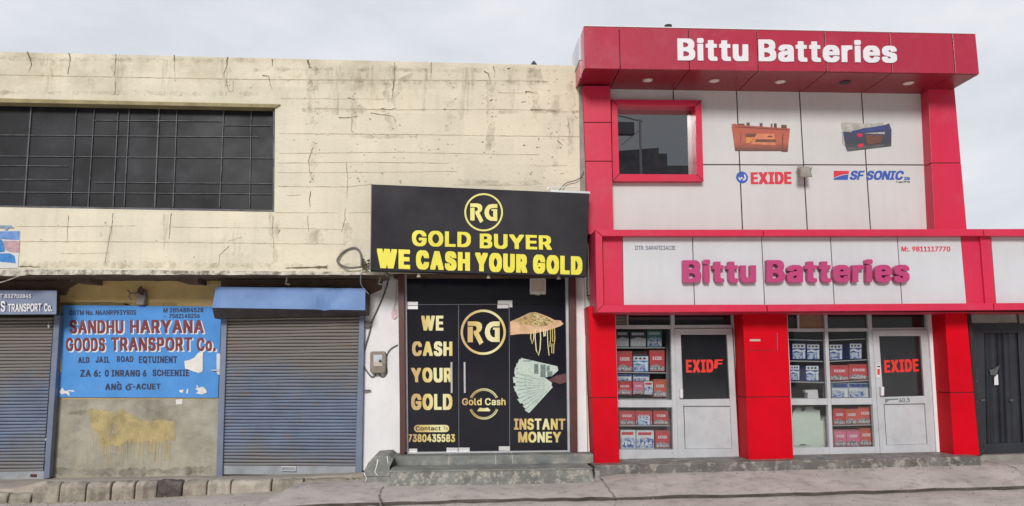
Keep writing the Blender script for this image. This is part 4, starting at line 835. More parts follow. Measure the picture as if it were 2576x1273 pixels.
# ------------------------------------------------------------------ red and white battery shop building
bb = thing('battery_shop_building', 'two storey red and white panelled shop building with deep red canopy', 'building', (4.5, .4, 0.1))
# canopy: a boxed fascia over a flat soffit
FT = [(1468.2, 67.4), (1557.4, 68.5), (1731.5, 72.2), (1903.8, 75.0), (2073.5, 79), (2237, 82), (2395, 85.2), (2453.8, 86.6)]
FB = [(1470.6, 171.6), (1560.6, 173), (1735, 175), (1908, 177.5), (2079.6, 179), (2244.6, 182), (2403.3, 184.3), (2463.4, 185.6)]
b = B(); cells(b, FT, FB, -.75, .03, 2.2); can = b.build('canopy', M['redf'], bb, .003)
x0, x1 = P(1470, 120, -.75).x, P(2458, 130, -.75).x; zs = P(1900, 177, -.75).z; zt = P(1900, 75, -.75).z
b = B(); b.box(x0 + .012, x1 - .012, -.735, .5, zs + .03, zt - .02); b.build('canopy_core', M['joint'], can)
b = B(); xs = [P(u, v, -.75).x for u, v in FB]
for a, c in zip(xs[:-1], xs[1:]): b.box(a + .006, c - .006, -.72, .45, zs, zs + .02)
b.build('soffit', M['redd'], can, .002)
b = B(); b.box(x0 - .004, x0 + .008, -.72, -.45, zs, zt - .004); b.box(x0 - .02, x0 + .006, -.44, .35, zs - .03, zs + .22); b.build('side_panel', M['redf'], can); b = B(); b.box(x1 - .008, x1 + .004, -.72, .45, zs, zt - .004); b.build('side_panel', M['redf'], can)
b = B(); b.box(x0 - .03, x0 + .006, -.44, .25, zs + .23, zt - .03); b.build('side_flashing', M['panelb'], can)
b = B(); b.box(x0 - .002, x1 + .002, -.76, -.70, zt + .002, zt + .014); b.build('coping_strip', M['letw'], can)
for i, (u, v) in enumerate([(1629.4, 201.6), (1797, 202.8), (1963, 205.4), (2126, 207.4), (2285, 209)]):
    p = G(u, v, zs - .004); b = B(); ring3 = []
    b.cyl(p + Vector((0, 0, -.006)), .078, .006, 'z', n=24); 
    if i != 3: b.cyl(p + Vector((0, 0, -.010)), .058, .004, 'z', 1, n=24); b.build('downlight', [M['lamp'], M['paper']], can)
    else: b.build('downlight', [M['black']], can)
c = P(1681, 69, -.5); b = B(); b.cyl(c + Vector((0, 0, -.10)), .03, .10, 'z', n=10); b.cyl(c, .055, .03, 'z', n=10); tag(b.build('roof_cap', M['black']), 'tiny dark pipe cap standing on top of the red canopy', 'pipe cap')
text('Bittu Batteries', [(1704, 95), (2255.6, 102), (2257, 158.3), (1705, 152.5)], -.766, .014, M['letw'], can, bold='black', gap=.10, space=.40)
# upper storey cladding (raised panels over a dark backing)
ja = lambda k, v: [(1693.5, 1700), (1853, 1868), (2011, 2031), (2167, 2190), (2323, 2341)][k][0] + ([(1693.5, 1700), (1853, 1868), (2011, 2031), (2167, 2190), (2323, 2341)][k][1] - [(1693.5, 1700), (1853, 1868), (2011, 2031), (2167, 2190), (2323, 2341)][k][0]) * (v - 230) / 346
b = B(); g = 1.5
def pn(pts): b.q(pts, .10, .02)
pn([(1530, 215), (1693.5 - g, 215), (1694 - g, 258), (1530, 258)]); pn([(1693.5 + g, 215), (ja(1, 215) - g, 215), (ja(1, 413) - g, 412.8), (1760, 412.8), (1757, 258), (1694 + g, 258)])
for k in (1, 2, 3): pn([(ja(k, 215) + g, 215), (ja(k + 1, 215) - g * (k < 3), 215), (ja(k + 1, 413) - g * (k < 3), 413.6), (ja(k, 413) + g, 413)])
pn([(1760, 415.6), (ja(1, 415) - g, 415.6), (ja(1, 590) - g, 590), (1530, 590), (1534, 450), (1762, 450)])
for k in (1, 2, 3): pn([(ja(k, 415) + g, 415.8), (ja(k + 1, 415) - g * (k < 3), 416.4), (ja(k + 1, 590) - g * (k < 3), 590), (ja(k, 590) + g, 590)])
b.build('cladding', M['panel'], bb, .002)
b = B(); b.q([(1530, 210), (2345, 215), (2355, 590), (1530, 590)], .27, .02)
for q in ([(1530, 210), (2345, 215), (2345, 252), (1530, 252)], [(1762, 252), (2345, 252), (2355, 590), (1762, 590)], [(1530, 452), (1762, 452), (1762, 590), (1530, 590)]): b.q(q, .125, .02)
b.build('backing_wall', M['joint'], bb)
# window with projecting mitred red surround
WO = [(1538, 250), (1764.5, 251.6), (1770, 456), (1541.7, 455.5)]; WI = [(1553, 264), (1749.4, 266.7), (1753.2, 438.6), (1558.3, 437.6)]
b = B()
for k in range(4):
    j = (k + 1) % 4; e = .6
    b.q([WO[k], WO[j], WI[j], WI[k]], -.02, .28)
wn = b.build('window', M['red'], bb, .004)
b = B(); b.q([(1540, 250), (1765, 255), (1770, 455), (1540, 455)], .20, .02); b.build('pane', M['mirror'], wn)
b = B(); b.ribbon([WO[0], WI[0]], .006, -.0215, 0); b.ribbon([WO[1], WI[1]], .006, -.0215, 0); b.ribbon([WO[2], WI[2]], .006, -.0215, 0); b.ribbon([WO[3], WI[3]], .006, -.0215, 0); b.build('mitre_joint', M['joint'], wn)
# upper pillars
def pillar(tl, tr, br, bl, cuts, y, dy, m, dark):
    b = B(); vs = [tl[1]] + cuts + [bl[1]]
    for a, c in zip(vs[:-1], vs[1:]):
        t0, t1 = (a - tl[1]) / (bl[1] - tl[1]), (c - tl[1]) / (bl[1] - tl[1]); d = 1.0 / (bl[1] - tl[1])
        b.q([bil([tl, tr, br, bl], 0, t0 + d), bil([tl, tr, br, bl], 1, t0 + d), bil([tl, tr, br, bl], 1, t1 - d), bil([tl, tr, br, bl], 0, t1 - d)], y, dy, 0)
    ob = b.build('pillar', m, bb, .004)
    b = B(); b.q([(tl[0] + 1.5, tl[1]), (tr[0] - 1.5, tr[1]), (br[0] - 1.5, br[1]), (bl[0] + 1.5, bl[1])], y + .012, dy - .014); b.build('pillar_core', dark, ob); return ob
pillar((1466, 215), (1535, 215), (1543.5, 590), (1480, 590), [308, 405.6], -.10, .25, M['red'], M['joint'])
pillar((2334, 215), (2400.5, 215), (2433.5, 590), (2352, 590), [410], -.10, .25, M['red'], M['joint'])
# body behind
xl, xr = P(1480, 590, -.1).x, P(2415, 400, -.1).x
b = B(); b.box(xl + .02, xr - .1, .3, 9, 3.0, zt - .25); b.build('rear_walls_and_roof', M['conc'], bb)
b = B(); b.box(xl + .02, 12.5, .12, 9, 2.55, 3.3); b.build('floor_slab', M['conc'], bb)
b = B(); zb = .12
b.box(xl + .05, xr, 1.9, 1.96, zb, 2.6); b.box(xl + .02, xl + .06, .4, 1.9, zb, 2.6); b.box(xr, xr + .06, .4, 1.9, zb, 2.6); b.box(xl + .05, xr, .3, 1.9, zb - .05, zb + .10)
xm = P(1925, 950, -.1).x; b.box(xm - .05, xm + .05, .4, 1.9, zb, 2.6); b.build('shop_interior', M['room'], bb)
# lower pillars
for q, cut in (([(1480, 770), (1547, 770), (1558.7, 1168), (1496.4, 1171)], 1001.5), ([(1867.5, 770), (1979, 770), (1996.3, 1157.5), (1884, 1159.6)], 999.5), ([(2376, 770), (2430.5, 770), (2464.3, 1146.5), (2400.5, 1148.5)], 1116 - 778 + 651 - 1)):
    p_ = pillar(*q, [cut], -.10, .42, M['redl'], M['joint'])
    if q[0][0] < 1900 and q[0][0] > 1800:
        b = B(); b.q(zr(Z2, 150, 236, 232, 252), -.106, .006); b.build('small_plaque', M['lamp'], p_)
        b = B(); b.ribbon(zp(Z2, (125, 325), (358, 322), (352, 190)), .003, -.102, 0); b.ribbon(zp(Z2, (364, 185), (366, 325)), .006, -.1025, 1); b.build('hatch_outline', [M['joint'], M['letm']], p_)
b = B(); b.q([(2434, 786), (2443, 786), (2472, 1146), (2464, 1146.5)], -.02, .2); b.build('pillar_return', M['joint'], bb)
# plinth
pl = P(1500, 1193, -.35); pz = P(1493, 1171, -.35).z; pr2 = P(2467, 1147.5, -.35); pe = P(2467, 1170, -.35)
b = B(); b.add([(pl.x - .02, -.35, -.08), (pr2.x, -.35, -.08), (pr2.x, .45, -.08), (pl.x - .02, .45, -.08), (pl.x - .02, -.35, pz), (pr2.x, -.35, pr2.z), (pr2.x, .45, pr2.z), (pl.x - .02, .45, pz)],
              [(0, 1, 5, 4), (1, 2, 6, 5), (3, 0, 4, 7), (4, 5, 6, 7)]); b.build('plinth', M['plinth'], bb, .012)

# ------------------------------------------------------------------ lower sign band
sb = thing('signboard', 'long white signboard in a projecting red frame with raised magenta letters and phone number', 'signboard', P(1950, 786, -.4))
b = B()
TJ = [1497.5, 1920, 2475, 2760]; g = 1.2
b.q([(1497.5, 577.6), (1920 - g, 577.4), (1921 - g, 593.5), (1515.5, 593.7)], -.55, .15); b.q([(1920 + g, 577.4), (2475 - g, 576), (2475.5 - g, 593.2), (1921 + g, 593.5)], -.55, .15); b.q([(2475 + g, 576), (3050, 574.6), (3050, 592), (2475.5 + g, 593.2)], -.55, .15)
b.q([(1497.5, 578.8), (1515, 594.9), (1518.7, 765.9), (1501, 784.6)], -.55, .15)
b.q([(1519, 767), (1929 - g, 766.2), (1930.5 - g, 783.6), (1501, 786.2)], -.55, .15); b.q([(1929 + g, 766.2), (2500 - g, 762.6), (2501 - g, 780), (1930.5 + g, 783.6)], -.55, .15); b.q([(2500 + g, 762.6), (3050, 758), (3050, 775.5), (2501 + g, 780)], -.55, .15)
b.build('frame', M['red'], sb, .004)
b = B(); b.q([(1516, 594), (1565.4, 594), (1568, 767), (1519, 767)], -.41, .03); b.build('end_panel', M['red'], sb, .003)
b = B(); b.q([(2416.5, 594), (2469, 594), (2482, 764), (2431.5, 764)], -.41, .03); b.q([(2466, 592), (2491.5, 592), (2505, 764), (2479.5, 764)], -.45, .06); b.build('end_panel', M['red'], sb, .003)
b = B(); cells(b, [(1566.8, 594), (1742, 594), (1915.7, 594), (2089, 594), (2257, 594), (2416, 594)], [(1569.4, 767), (1747.3, 767), (1923.8, 767), (2099, 766.5), (2269.5, 765), (2431, 764)], -.41, .03, 2.2)
b.q([(2493, 592), (2740, 592), (2765, 763), (2506.5, 764)], -.41, .03); b.q([(2742, 592), (3050, 591), (3080, 761), (2767, 763)], -.41, .03); b.build('panel', M['panelb'], sb, .002)
b = B(); a, c = P(1499, 578.5, -.54), P(1501.5, 785.5, -.54); x2 = P(3050, 600, -.4).x
b.box(a.x + .004, x2, -.375, .10, c.z + .004, a.z - .004); b.build('core', M['joint'], sb)
b = B(); b.box(a.x - .004, a.x + .004, -.40, .10, c.z, a.z); b.box(a.x - .004, x2, -.40, .10, c.z - .003, c.z + .003); b.box(a.x - .004, x2, -.40, .10, a.z - .003, a.z + .003); b.build('side_panel', M['red'], sb)
text('Bittu Batteries', [(1718.5, 653), (2288.5, 652), (2288.5, 710.5), (1719, 711.5)], -.50, .09, M['letm'], sb, bold='black', gap=.10, space=.40)
text('M:. 9811117770', zr(zm(1944.8, 353.6, .3472), 930, 767, 1284, 804), -.414, .004, M['letr'], sb, bold='bold')
text('IITR. SARAFICIACIE', [(1597, 618.5), (1698.4, 618.5), (1698.6, 628.6), (1597.2, 628.6)], -.414, .004, M['navy'], sb, bold='reg')

# ------------------------------------------------------------------ signs and things fixed to the upper white panels
e1 = thing('logo_sign', 'red cut out lettering beside a round blue emblem, under the orange battery picture', 'sign', P(1930, 463, .09))
yl_ = .094
b = B(); b.cyl(P(*ZD(300, 1068), yl_), .089, .006, 'y', n=40); em = b.build('round_emblem', M['logob'], e1)
b = B(); b.q(zp(ZD, (340, 1010), (362, 1050), (365, 1090), (340, 1118), (305, 1122), (320, 1095), (345, 1080), (330, 1040)), yl_ - .004, .003); b.q(zp(ZD, (240, 1062), (260, 1070), (275, 1095), (280, 1118), (250, 1108)), yl_ - .004, .003); b.q(zp(ZD, (275, 1068), (300, 1062), (312, 1085), (290, 1098)), yl_ - .004, .003); b.build('emblem_flame', M['letw'], em)
text('EXIDE', zp(ZD, (440, 985), (1112, 975), (1115, 1178), (445, 1180)), yl_, .006, M['letr'], e1, bold='cond', gap=.06)
e2 = thing('logo_sign', 'blue slanted lettering with red and blue flag emblem, under the dark blue battery picture', 'sign', P(2190, 453, .09))
b = B(); b.q(zp(ZE, (75, 962), (325, 962), (318, 1008), (230, 1018), (150, 1040), (92, 1066), (75, 1070)), yl_, .006, 0); b.q(zp(ZE, (75, 1085), (150, 1055), (240, 1030), (316, 1022), (304, 1108), (75, 1108)), yl_, .006, 1); b.build('flag_emblem', [M['letr'], M['logob']], e2)
text('SF', zr(ZE, 338, 958, 585, 1108), yl_, .006, M['logob'], e2, bold='black', shear=.25, gap=.05); text('SONIC', zr(ZE, 608, 958, 1228, 1110), yl_, .006, M['logob'], e2, bold='black', shear=.25, gap=.05)
text('IN', zr(ZE, 1232, 1062, 1324, 1112), yl_, .006, M['logob'], e2, bold='black'); text('T use PFTS', zr(ZE, 1100, 1128, 1324, 1158), yl_, .004, M['bars'], e2, bold='bold')
def vgrad(name, z0, z1, c0, c1, c2, sc=18):
    m = mat(name, c1, .5, .1, 6); t = m.node_tree; bs = t.nodes['Principled BSDF']; geo = N(t, 'ShaderNodeNewGeometry'); se = N(t, 'ShaderNodeSeparateXYZ'); L(t, geo.outputs['Position'], se.inputs[0])
    n = N(t, 'ShaderNodeTexNoise', i_Scale=sc, i_Detail=6.0); L(t, geo.outputs['Position'], n.inputs['Vector'])
    r = N(t, 'ShaderNodeMapRange', clamp=True); L(t, MATH(t, 'MULTIPLY_ADD', n.outputs['Fac'], .06, se.outputs['Z']), r.inputs[0]); r.inputs[1].default_value = z0 + .03; r.inputs[2].default_value = z1 + .03
    cr = N(t, 'ShaderNodeValToRGB'); L(t, r.outputs[0], cr.inputs[0]); e = cr.color_ramp.elements; e[0].color = (*c0, 1); e[1].color = (*c2, 1); x = e.new(.42); x.color = (*c1, 1); L(t, cr.outputs[0], bs.inputs['Base Color']); return m
_z0, _z1 = P(1915, 382, .09).z, P(1915, 318, .09).z
M['b_or'] = vgrad('orange battery print', _z0, _z1, (.10, .055, .045), (.46, .12, .075), (.42, .10, .07)); M['b_or2'] = mat('light orange print', (.62, .22, .12), .5, .15, 7); M['b_br'] = mat('brown print', (.16, .07, .05), .5, .25, 9); M['b_tan'] = mat('amber print', (.62, .26, .06), .5, .1, 9)
M['b_nv'] = vgrad('slate battery print', _z0, _z1, (.10, .095, .09), (.05, .052, .075), (.055, .065, .14)); M['b_bl'] = mat('blue battery print', (.05, .07, .22), .5, .2, 7); M['b_gy'] = mat('pale worn print', (.42, .42, .38), .6, .2, 16)
p1 = thing('battery_picture', 'flat cut out picture of an orange battery on the white upper wall', 'picture', P(1915, 380, .09))
b = B(); b.q(zp(ZD, (130, 195), (180, 182), (240, 205), (1085, 262), (1085, 300), (1052, 648), (960, 648), (930, 635), (185, 635), (140, 320), (130, 270)), yl_, .006, 0)
for x0, y0, x1, y1 in ((375, 165, 425, 222), (590, 175, 636, 235), (775, 185, 800, 245), (825, 180, 870, 252), (945, 205, 1035, 262), (240, 185, 340, 212)): b.q(zr(ZD, x0, y0, x1, y1), yl_, .006, 2)
b.build('cut_out', [M['b_or'], M['b_or2'], M['b_br'], M['b_tan']], p1, 0)
b = B(); y_ = yl_ - .003
b.q(zp(ZD, (180, 228), (1080, 280), (1080, 292), (180, 242)), y_, .002, 2); b.q(zp(ZD, (540, 350), (830, 352), (850, 540), (440, 520)), y_, .002, 1); b.q(zp(ZD, (355, 350), (540, 345), (510, 400), (360, 400)), y_ - .002, .002, 2); b.q(zp(ZD, (365, 410), (500, 408), (420, 505), (368, 505)), y_ - .002, .002, 3)
b.q(zp(ZD, (720, 385), (800, 385), (800, 405), (720, 408)), y_ - .003, .002, 2); b.q(zp(ZD, (530, 440), (860, 445), (860, 490), (510, 485)), y_ - .003, .002, 2); b.ribbon(zp(ZD, (972, 350), (968, 620)), .006, y_ - .006, 2); b.ribbon(zp(ZD, (285, 320), (275, 500)), .004, y_ - .006, 2)
b.build('printed_label', [M['b_or'], M['b_or2'], M['b_br'], M['b_tan']], p1)
p2 = thing('battery_picture', 'flat picture of a dark blue battery with peeling pale top, white upper wall', 'picture', P(2180, 380, .09))
b = B(); b.q(zp(ZE, (225, 320), (390, 300), (540, 265), (900, 210), (985, 180), (1025, 285), (1020, 555), (300, 642), (270, 570)), yl_, .006, 0)
b.q(zp(ZE, (195, 175), (240, 165), (300, 170), (370, 165), (450, 175), (560, 185), (640, 170), (720, 185), (860, 165), (890, 170), (900, 205), (800, 225), (720, 240), (540, 262), (530, 298), (390, 300), (350, 325), (270, 315), (215, 315), (200, 240)), yl_ - .001, .005, 2); b.q(zp(ZE, (205, 320), (225, 325), (265, 560), (220, 520)), yl_ - .001, .004, 2)
b.build('cut_out', [M['b_nv'], M['b_bl'], M['b_gy']], p2)
b = B(); b.q(zp(ZE, (390, 302), (540, 268), (900, 215), (905, 290), (600, 320), (400, 340)), y_, .002, 1); b.q(zp(ZE, (560, 345), (910, 320), (915, 355), (700, 352)), y_ - .002, .002, 2); b.q(zp(ZE, (600, 375), (880, 370), (860, 500), (620, 535)), y_ - .002, .002, 3); b.q(zp(ZE, (455, 350), (545, 345), (540, 400), (470, 405)), y_ - .003, .002, 4); b.q(zp(ZE, (470, 520), (560, 512), (555, 565), (480, 575)), y_ - .003, .002, 4)
b.q(zp(ZE, (275, 580), (1018, 510), (1018, 552), (300, 638)), y_ - .001, .002, 5)
b.build('printed_label', [M['b_nv'], M['b_bl'], M['b_gy'], M['b_br'], M['letr'], M['bars']], p2)
fl = thing('floodlight', 'square tilted floodlight with dusty face fixed where the white panel joints cross', 'floodlight', P(2025, 447, -.05))
b = B(); f4 = [P(2012, 418.5, -.03), P(2036, 419.5, -.03), P(2044.6, 445.5, -.14), P(2014, 446, -.14)]; n_ = Vector((0, .05, .02))
b.prism3(f4, Vector((0, .06, .015))); hs = b.build('housing', M['meter'], fl, .004)
b = B(); ctr = sum(f4, Vector()) / 4; b.prism3([ctr + (p - ctr) * .86 + Vector((0, -.004, -.001)) for p in f4], (0, .004, .001)); b.build('lens', M['conc'], hs)
b = B(); b.tube([P(2008, 419, .1), P(2008, 421, -.03), P(2013, 424, -.05)], .010); b.tube([P(2042, 420, .1), P(2041, 422, -.03), P(2037, 424, -.05)], .010); b.build('yoke', M['lamp'], fl)

# ------------------------------------------------------------------ aluminium shopfronts
Y0 = .30
def bars(b, qs, y=Y0, dy=.06):
    for q in qs: b.q(q, y, dy)
sl = thing('aluminium_shopfront', 'white aluminium display window left of the central red pillar', 'shopfront', P(1690, 1158, Y0))
b = B()
bars(b, [[(1686.8, 780), (1696.8, 780), (1706.3, 1157), (1694, 1157.5)], [(1842, 780), (1862, 780), (1882, 1158), (1864, 1157)], [(1544, 780), (1549, 780), (1558, 1158), (1554, 1158)], [(1576.5, 786), (1580.5, 786), (1581, 818), (1577.5, 818)], [(1840, 786), (1844, 786), (1845, 818), (1841, 818)]], .29, .08)
bars(b, [[(1546, 817.5), (1688, 817.5), (1688, 827.5), (1546, 827.5)], [(1696.5, 817.5), (1843, 817), (1843, 826), (1696.5, 826.5)], [(1549, 1006), (1691, 1006), (1691.5, 1025), (1550, 1025)], [(1553, 1131.5), (1695, 1131.5), (1695.8, 1157), (1554, 1158)]])
b.build('frame', M['alu'], sl, .004)
def glz(par, q, name='glass_pane', m='glass', y=.335): b = B(); b.q(q, y, .006); return b.build(name, M[m], par)
glz(sl, [(1549, 827), (1688, 827), (1692, 1007), (1553, 1007)]); glz(sl, [(1553, 1024), (1692.5, 1024), (1696, 1132), (1556, 1132)])
glz(sl, [(1579.5, 784), (1688, 784), (1688, 819), (1580, 819)], m='darkglass'); glz(sl, [(1695.5, 784), (1843, 784), (1844, 819), (1696.5, 819)], m='darkglass'); b = B()
for k in range(4): b.q(rect(1549, 788 + 7.5 * k, 1577, 793.5 + 7.5 * k), .33, .02)
b.build('louvre', M['conc'], sl)
b = B(); b.q([(1553, 1158), (1882, 1157), (1883, 1162), (1553, 1168)], .22, .25); b.build('sill', M['conc'], sl)
def door(lbl, o, gl, pnl, hand, word, wq):
    d = thing('aluminium_door', lbl, 'door', P((o[2][0] + o[3][0]) / 2, o[2][1], Y0))
    b = B(); y = .275; dy = .06
    m0 = [(gl[3][0] - 1, gl[3][1]), (gl[2][0] + 1, gl[2][1])]
    ou = [o[0], o[1], bil(o, 1, .58), bil(o, 0, .58)]
    b.frame(o, [gl[0], gl[1], pnl[2], pnl[3]], y, dy)
    b.q([gl[3], gl[2], pnl[1], pnl[0]], y + .002, dy - .004)
    fr = b.build('frame', M['alu'], d, .003)
    glz(d, gl, 'glass_pane', 'darkglass', .31)
    b = B(); b.q(pnl, .31, .02); b.build('lower_panel', M['alu'], d)
    b = B(); bo = pnl
    for k in range(4): b.ribbon([pnl[k], pnl[(k + 1) % 4]], .006, .3085, 0)
    b.build('seal', M['joint'], d)
    text(word, wq, .306, .003, M['bright'], d, bold='cond')
    b = B(); b.q(rect(hand[0] - 3, hand[1] - 8, hand[0] + 3, hand[1] + 14), .262, .014); b.tube([P(hand[0], hand[1] - 11, .235), P(hand[0], hand[1] + 11, .235)], [.026, .026], n=10); b.q(rect(hand[0] - 4, hand[1] - 11, hand[0] + 4, hand[1] - 8), .23, .04); b.build('handle', M['letw'], d, .004)
    return d
d1 = door('white aluminium door with red word on dark glass, left of the central red pillar', [(1697.5, 827.5), (1842, 826.5), (1859.5, 1156), (1706.5, 1157)], zp(Z1, (712, 200), (1075, 200), (1095, 705), (724, 710)), zp(Z1, (735, 762), (1103, 762), (1118, 1098), (745, 1102)), (1714, 990), 'EXID', zp(Z1, (752, 398), (968, 396), (970, 497), (754, 500)))
text('F', zp(Z1, (980, 396), (1045, 395), (1040, 458), (972, 468)), .306, .003, M['bright'], d1, bold='cond')
sr = thing('aluminium_shopfront', 'white aluminium display window right of the central red pillar', 'shopfront', P(2090, 1150, Y0))
b = B()
bars(b, [[(2072.5, 780), (2081, 780), (2097.5, 1152), (2088.5, 1152.5)], [(2181, 780), (2191.5, 780), (2214.5, 1149), (2203, 1150)], [(1977, 780), (1981, 780), (1998, 1155), (1994, 1155)], [(2005, 786), (2010.5, 786), (2011.5, 826), (2006.5, 826)], [(2328, 780), (2333, 780), (2334, 826), (2329.5, 826)]], .29, .08)
bars(b, [[(1980, 826), (2075, 826), (2075.5, 834.5), (1980.5, 834.5)], [(2083, 826), (2184, 825), (2184.5, 833.5), (2083.5, 834.5)], [(2193, 825), (2330, 823.5), (2330.5, 829), (2193.5, 830.5)], [(1988, 1003), (2083, 1002.5), (2084, 1018.5), (1989, 1019)], [(2091, 1002), (2195, 1001), (2196, 1017.5), (2092, 1018.5)], [(1994, 1126.5), (2089, 1125.5), (2090, 1152), (1995.5, 1153)], [(2096, 1125.5), (2202, 1124), (2203, 1149.5), (2097, 1151.5)]])
b.build('frame', M['alu'], sr, .004)
b = B(); b.q([(2334, 780), (2356, 780), (2388, 1144.5), (2357, 1147)], .24, .14); b.build('white_post', M['white'], sr, .004)
for q in ([(1981, 834), (2074, 834), (2082, 1003), (1988, 1004)], [(2083, 834), (2184, 833), (2194, 1002), (2091, 1003)], [(1989, 1018), (2084, 1018), (2089, 1127), (1994, 1127)], [(2092, 1018), (2196, 1017), (2202, 1125), (2097, 1126)]): glz(sr, q)
for q in ([(1980, 782), (2006, 782), (2007, 827), (1981, 827)], [(2080, 782), (2183, 782), (2184, 827), (2083, 827)], [(2190, 782), (2330, 782), (2331, 825), (2193, 826)]): glz(sr, q, m='darkglass')
b = B(); b.q([(2009, 782), (2074, 782), (2075, 827), (2011, 827)], .335, .01); b.build('cardboard_pane', M['bx_tan'], sr)
b = B(); b.q([(1990, 1154), (2390, 1146), (2392, 1152), (1990, 1160)], .20, .25); b.build('sill', M['conc'], sr)
d2 = door('white aluminium door with red word on dark glass, beside the right red pillar', [(2194.5, 831), (2332.5, 829), (2356, 1147), (2216, 1149)], zp(Z3, (60, 212), (388, 210), (418, 682), (84, 692)), zp(Z3, (97, 748), (430, 742), (442, 1062), (118, 1072)), (2219.5, 984), 'EXIDE', zp(Z3, (98, 402), (368, 390), (374, 490), (103, 500)))
b = B(); b.q(zp(Z3, (40, 436), (70, 434), (70, 534), (42, 537)), .272, .003); stk = b.build('sticker', M['letw'], d2)
b = B(); b.q(zp(Z3, (46, 470), (66, 469), (66, 516), (47, 518)), .270, .002); b.q(zp(Z3, (45, 446), (68, 445), (68, 456), (45, 457)), .270, .002, 1); b.build('sticker_print', [M['bright'], M['navy']], stk)
b = B(); b.q(zp(Z3, (108, 705), (300, 697), (304, 733), (110, 740)), .273, .002); sk = b.build('sticker', M['alu'], d2); text('40.5', zp(Z3, (215, 700), (300, 697), (303, 730), (217, 735)), .27, .002, M['gsticker'], sk, bold='bold'); b = B(); b.q(zp(Z3, (108, 706), (210, 703), (212, 712), (140, 716), (110, 740)), .271, .0015); b.build('sticker_print', M['gsticker'], sk)

# ------------------------------------------------------------------ shelves, cartons and cabinet inside
def shelf_rack(lbl, rows_, posts, y0=.40, y1=.72):
    r = thing('display_rack', lbl, 'rack', P(rows_[-1][0][0], rows_[-1][0][1], y0))
    for (a, c) in rows_:
        b = B(); b.q([a, c, (c[0], c[1] + 2.6), (a[0], a[1] + 2.6)], y0 - .02, y1 - y0); b.build('shelf', M['alug'], r, .003)
    for q in posts: b = B(); b.q(q, y1 - .04, .03); b.build('upright', M['room'], r)
    return r
shelf_rack('display rack of grey shelves behind the left shop window', [(Z1(198, 300), Z1(590, 300)), (Z1(202, 494), Z1(598, 498)), (Z1(212, 705), Z1(605, 705)), (Z1(225, 915), Z1(624, 914)), (Z1(230, 1098), Z1(640, 1098))], [zr(Z1, 596, 150, 640, 1100), zr(Z1, 196, 150, 212, 1100)])
shelf_rack('display rack of curved shelves behind the first pane right of the central pillar', [(Z2(448, 234), Z2(722, 242)), (Z2(458, 404), Z2(724, 408)), (Z2(468, 568), Z2(744, 574)), (Z2(470, 700), Z2(745, 703))], [zr(Z2, 724, 160, 736, 700)])
shelf_rack('display rack of cartons behind the pane beside the right hand door', [(Z2(760, 240), Z2(1060, 230)), (Z2(775, 408), Z2(1078, 394)), (Z2(786, 574), Z2(1090, 556)), (Z2(795, 700), Z2(1095, 698)), (Z2(810, 914), Z2(1118, 906)), (Z2(815, 1086), Z2(1125, 1080))], [zr(Z2, 1100, 160, 1118, 1090)])
def carton(z, r, style, lbl, y=.42, dy=.24, tilt=0):
    x0, y0, x1, y1 = r; q = [z(x0, y0), z(x1, y0 + tilt), z(x1 + 2, y1 + tilt), z(x0 + 3, y1)]
    body = {'red': 'bx_red', 'blue': 'bx_blue', 'white': 'bx_white', 'dark': 'bx_dark', 'green': 'bx_green', 'sky': 'bx_sky', 'pink': 'bx_pink', 'silver': 'bx_silver', 'orange': 'bx_orange'}[style]
    b = B(); b.q(q, y, dy); o = b.build('battery_carton', M[body], None, .004); tag(o, lbl, 'carton', 'battery cartons in the shop windows')
    b = B(); yy = y - .003; R_ = random.uniform
    if style in ('red', 'pink', 'orange'):
        s0 = R_(.02, .12); top = R_(.70, .76)
        b.q([bil(q, .02, top), bil(q, .2, top - .06), bil(q, .45, top - .10), bil(q, .7, top - .02), bil(q, .98, top + .04), bil(q, .98, .97), bil(q, .02, .97)], yy, .002, 0)
        for k in range(4): u_ = .1 + .22 * k + R_(-.04, .04); b.q(sub(q, u_, R_(.78, .84), u_ + R_(.06, .14), R_(.88, .93)), yy - .002, .0015, 1)
        b.q(sub(q, .04, .04, .96, .08), yy, .002, 2)
        b.build('printed_picture', [M['pic_car'], M['bx_silver'], M['bx_tan']], o)
        text('EXIDE', sub(q, .18 + s0 * .5, .30, .82, .46), yy, .002, M['letw'], o, bold='black', res=1)
    elif style in ('blue', 'silver', 'sky'):
        b.q(sub(q, .03, .03, .97, .30), yy, .002, 1 if style != 'silver' else 2)
        b.q([bil(q, .03, .42), bil(q, .4, .34), bil(q, .7, .44), bil(q, .97, .36), bil(q, .97, .46), bil(q, .6, .56), bil(q, .3, .46), bil(q, .03, .54)], yy, .002, 1)
        b.q([bil(q, .76, .45), bil(q, .95, .42), bil(q, .95, .95), bil(q, .80, .96)], yy - .002, .0015, 1)
        for k in range(3): b.q(sub(q, .14 + .26 * k, .10, .28 + .27 * k, .22), yy - .002, .0015, 0)
        b.q(sub(q, .04, .58, .74, .97), yy + .0005, .001, 3)
        b.build('printed_picture', [M['bx_dark'], M['bx_white'], M['bx_blue'], M['pic_blue']], o)
        text('SF', sub(q, .18, .62, .55, .82), yy, .002, M['bx_silver'], o, bold='bold', res=1)
    else:
        b.q([bil(q, .02, .5), bil(q, .5, .38), bil(q, .98, .48), bil(q, .98, .96), bil(q, .02, .96)], yy, .002, 0 if style != 'dark' else 2)
        b.q(sub(q, .1, .10, .86, .26), yy, .002, 3 if style == 'white' else 1)
        for k in range(4): u_ = .08 + .22 * k; b.q(sub(q, u_, R_(.6, .68), u_ + .12, R_(.74, .85)), yy - .002, .0015, 1)
        b.build('printed_picture', [M['pic_blue'], M['bx_white'], M['bx_silver'], M['bx_red']], o)
    return o
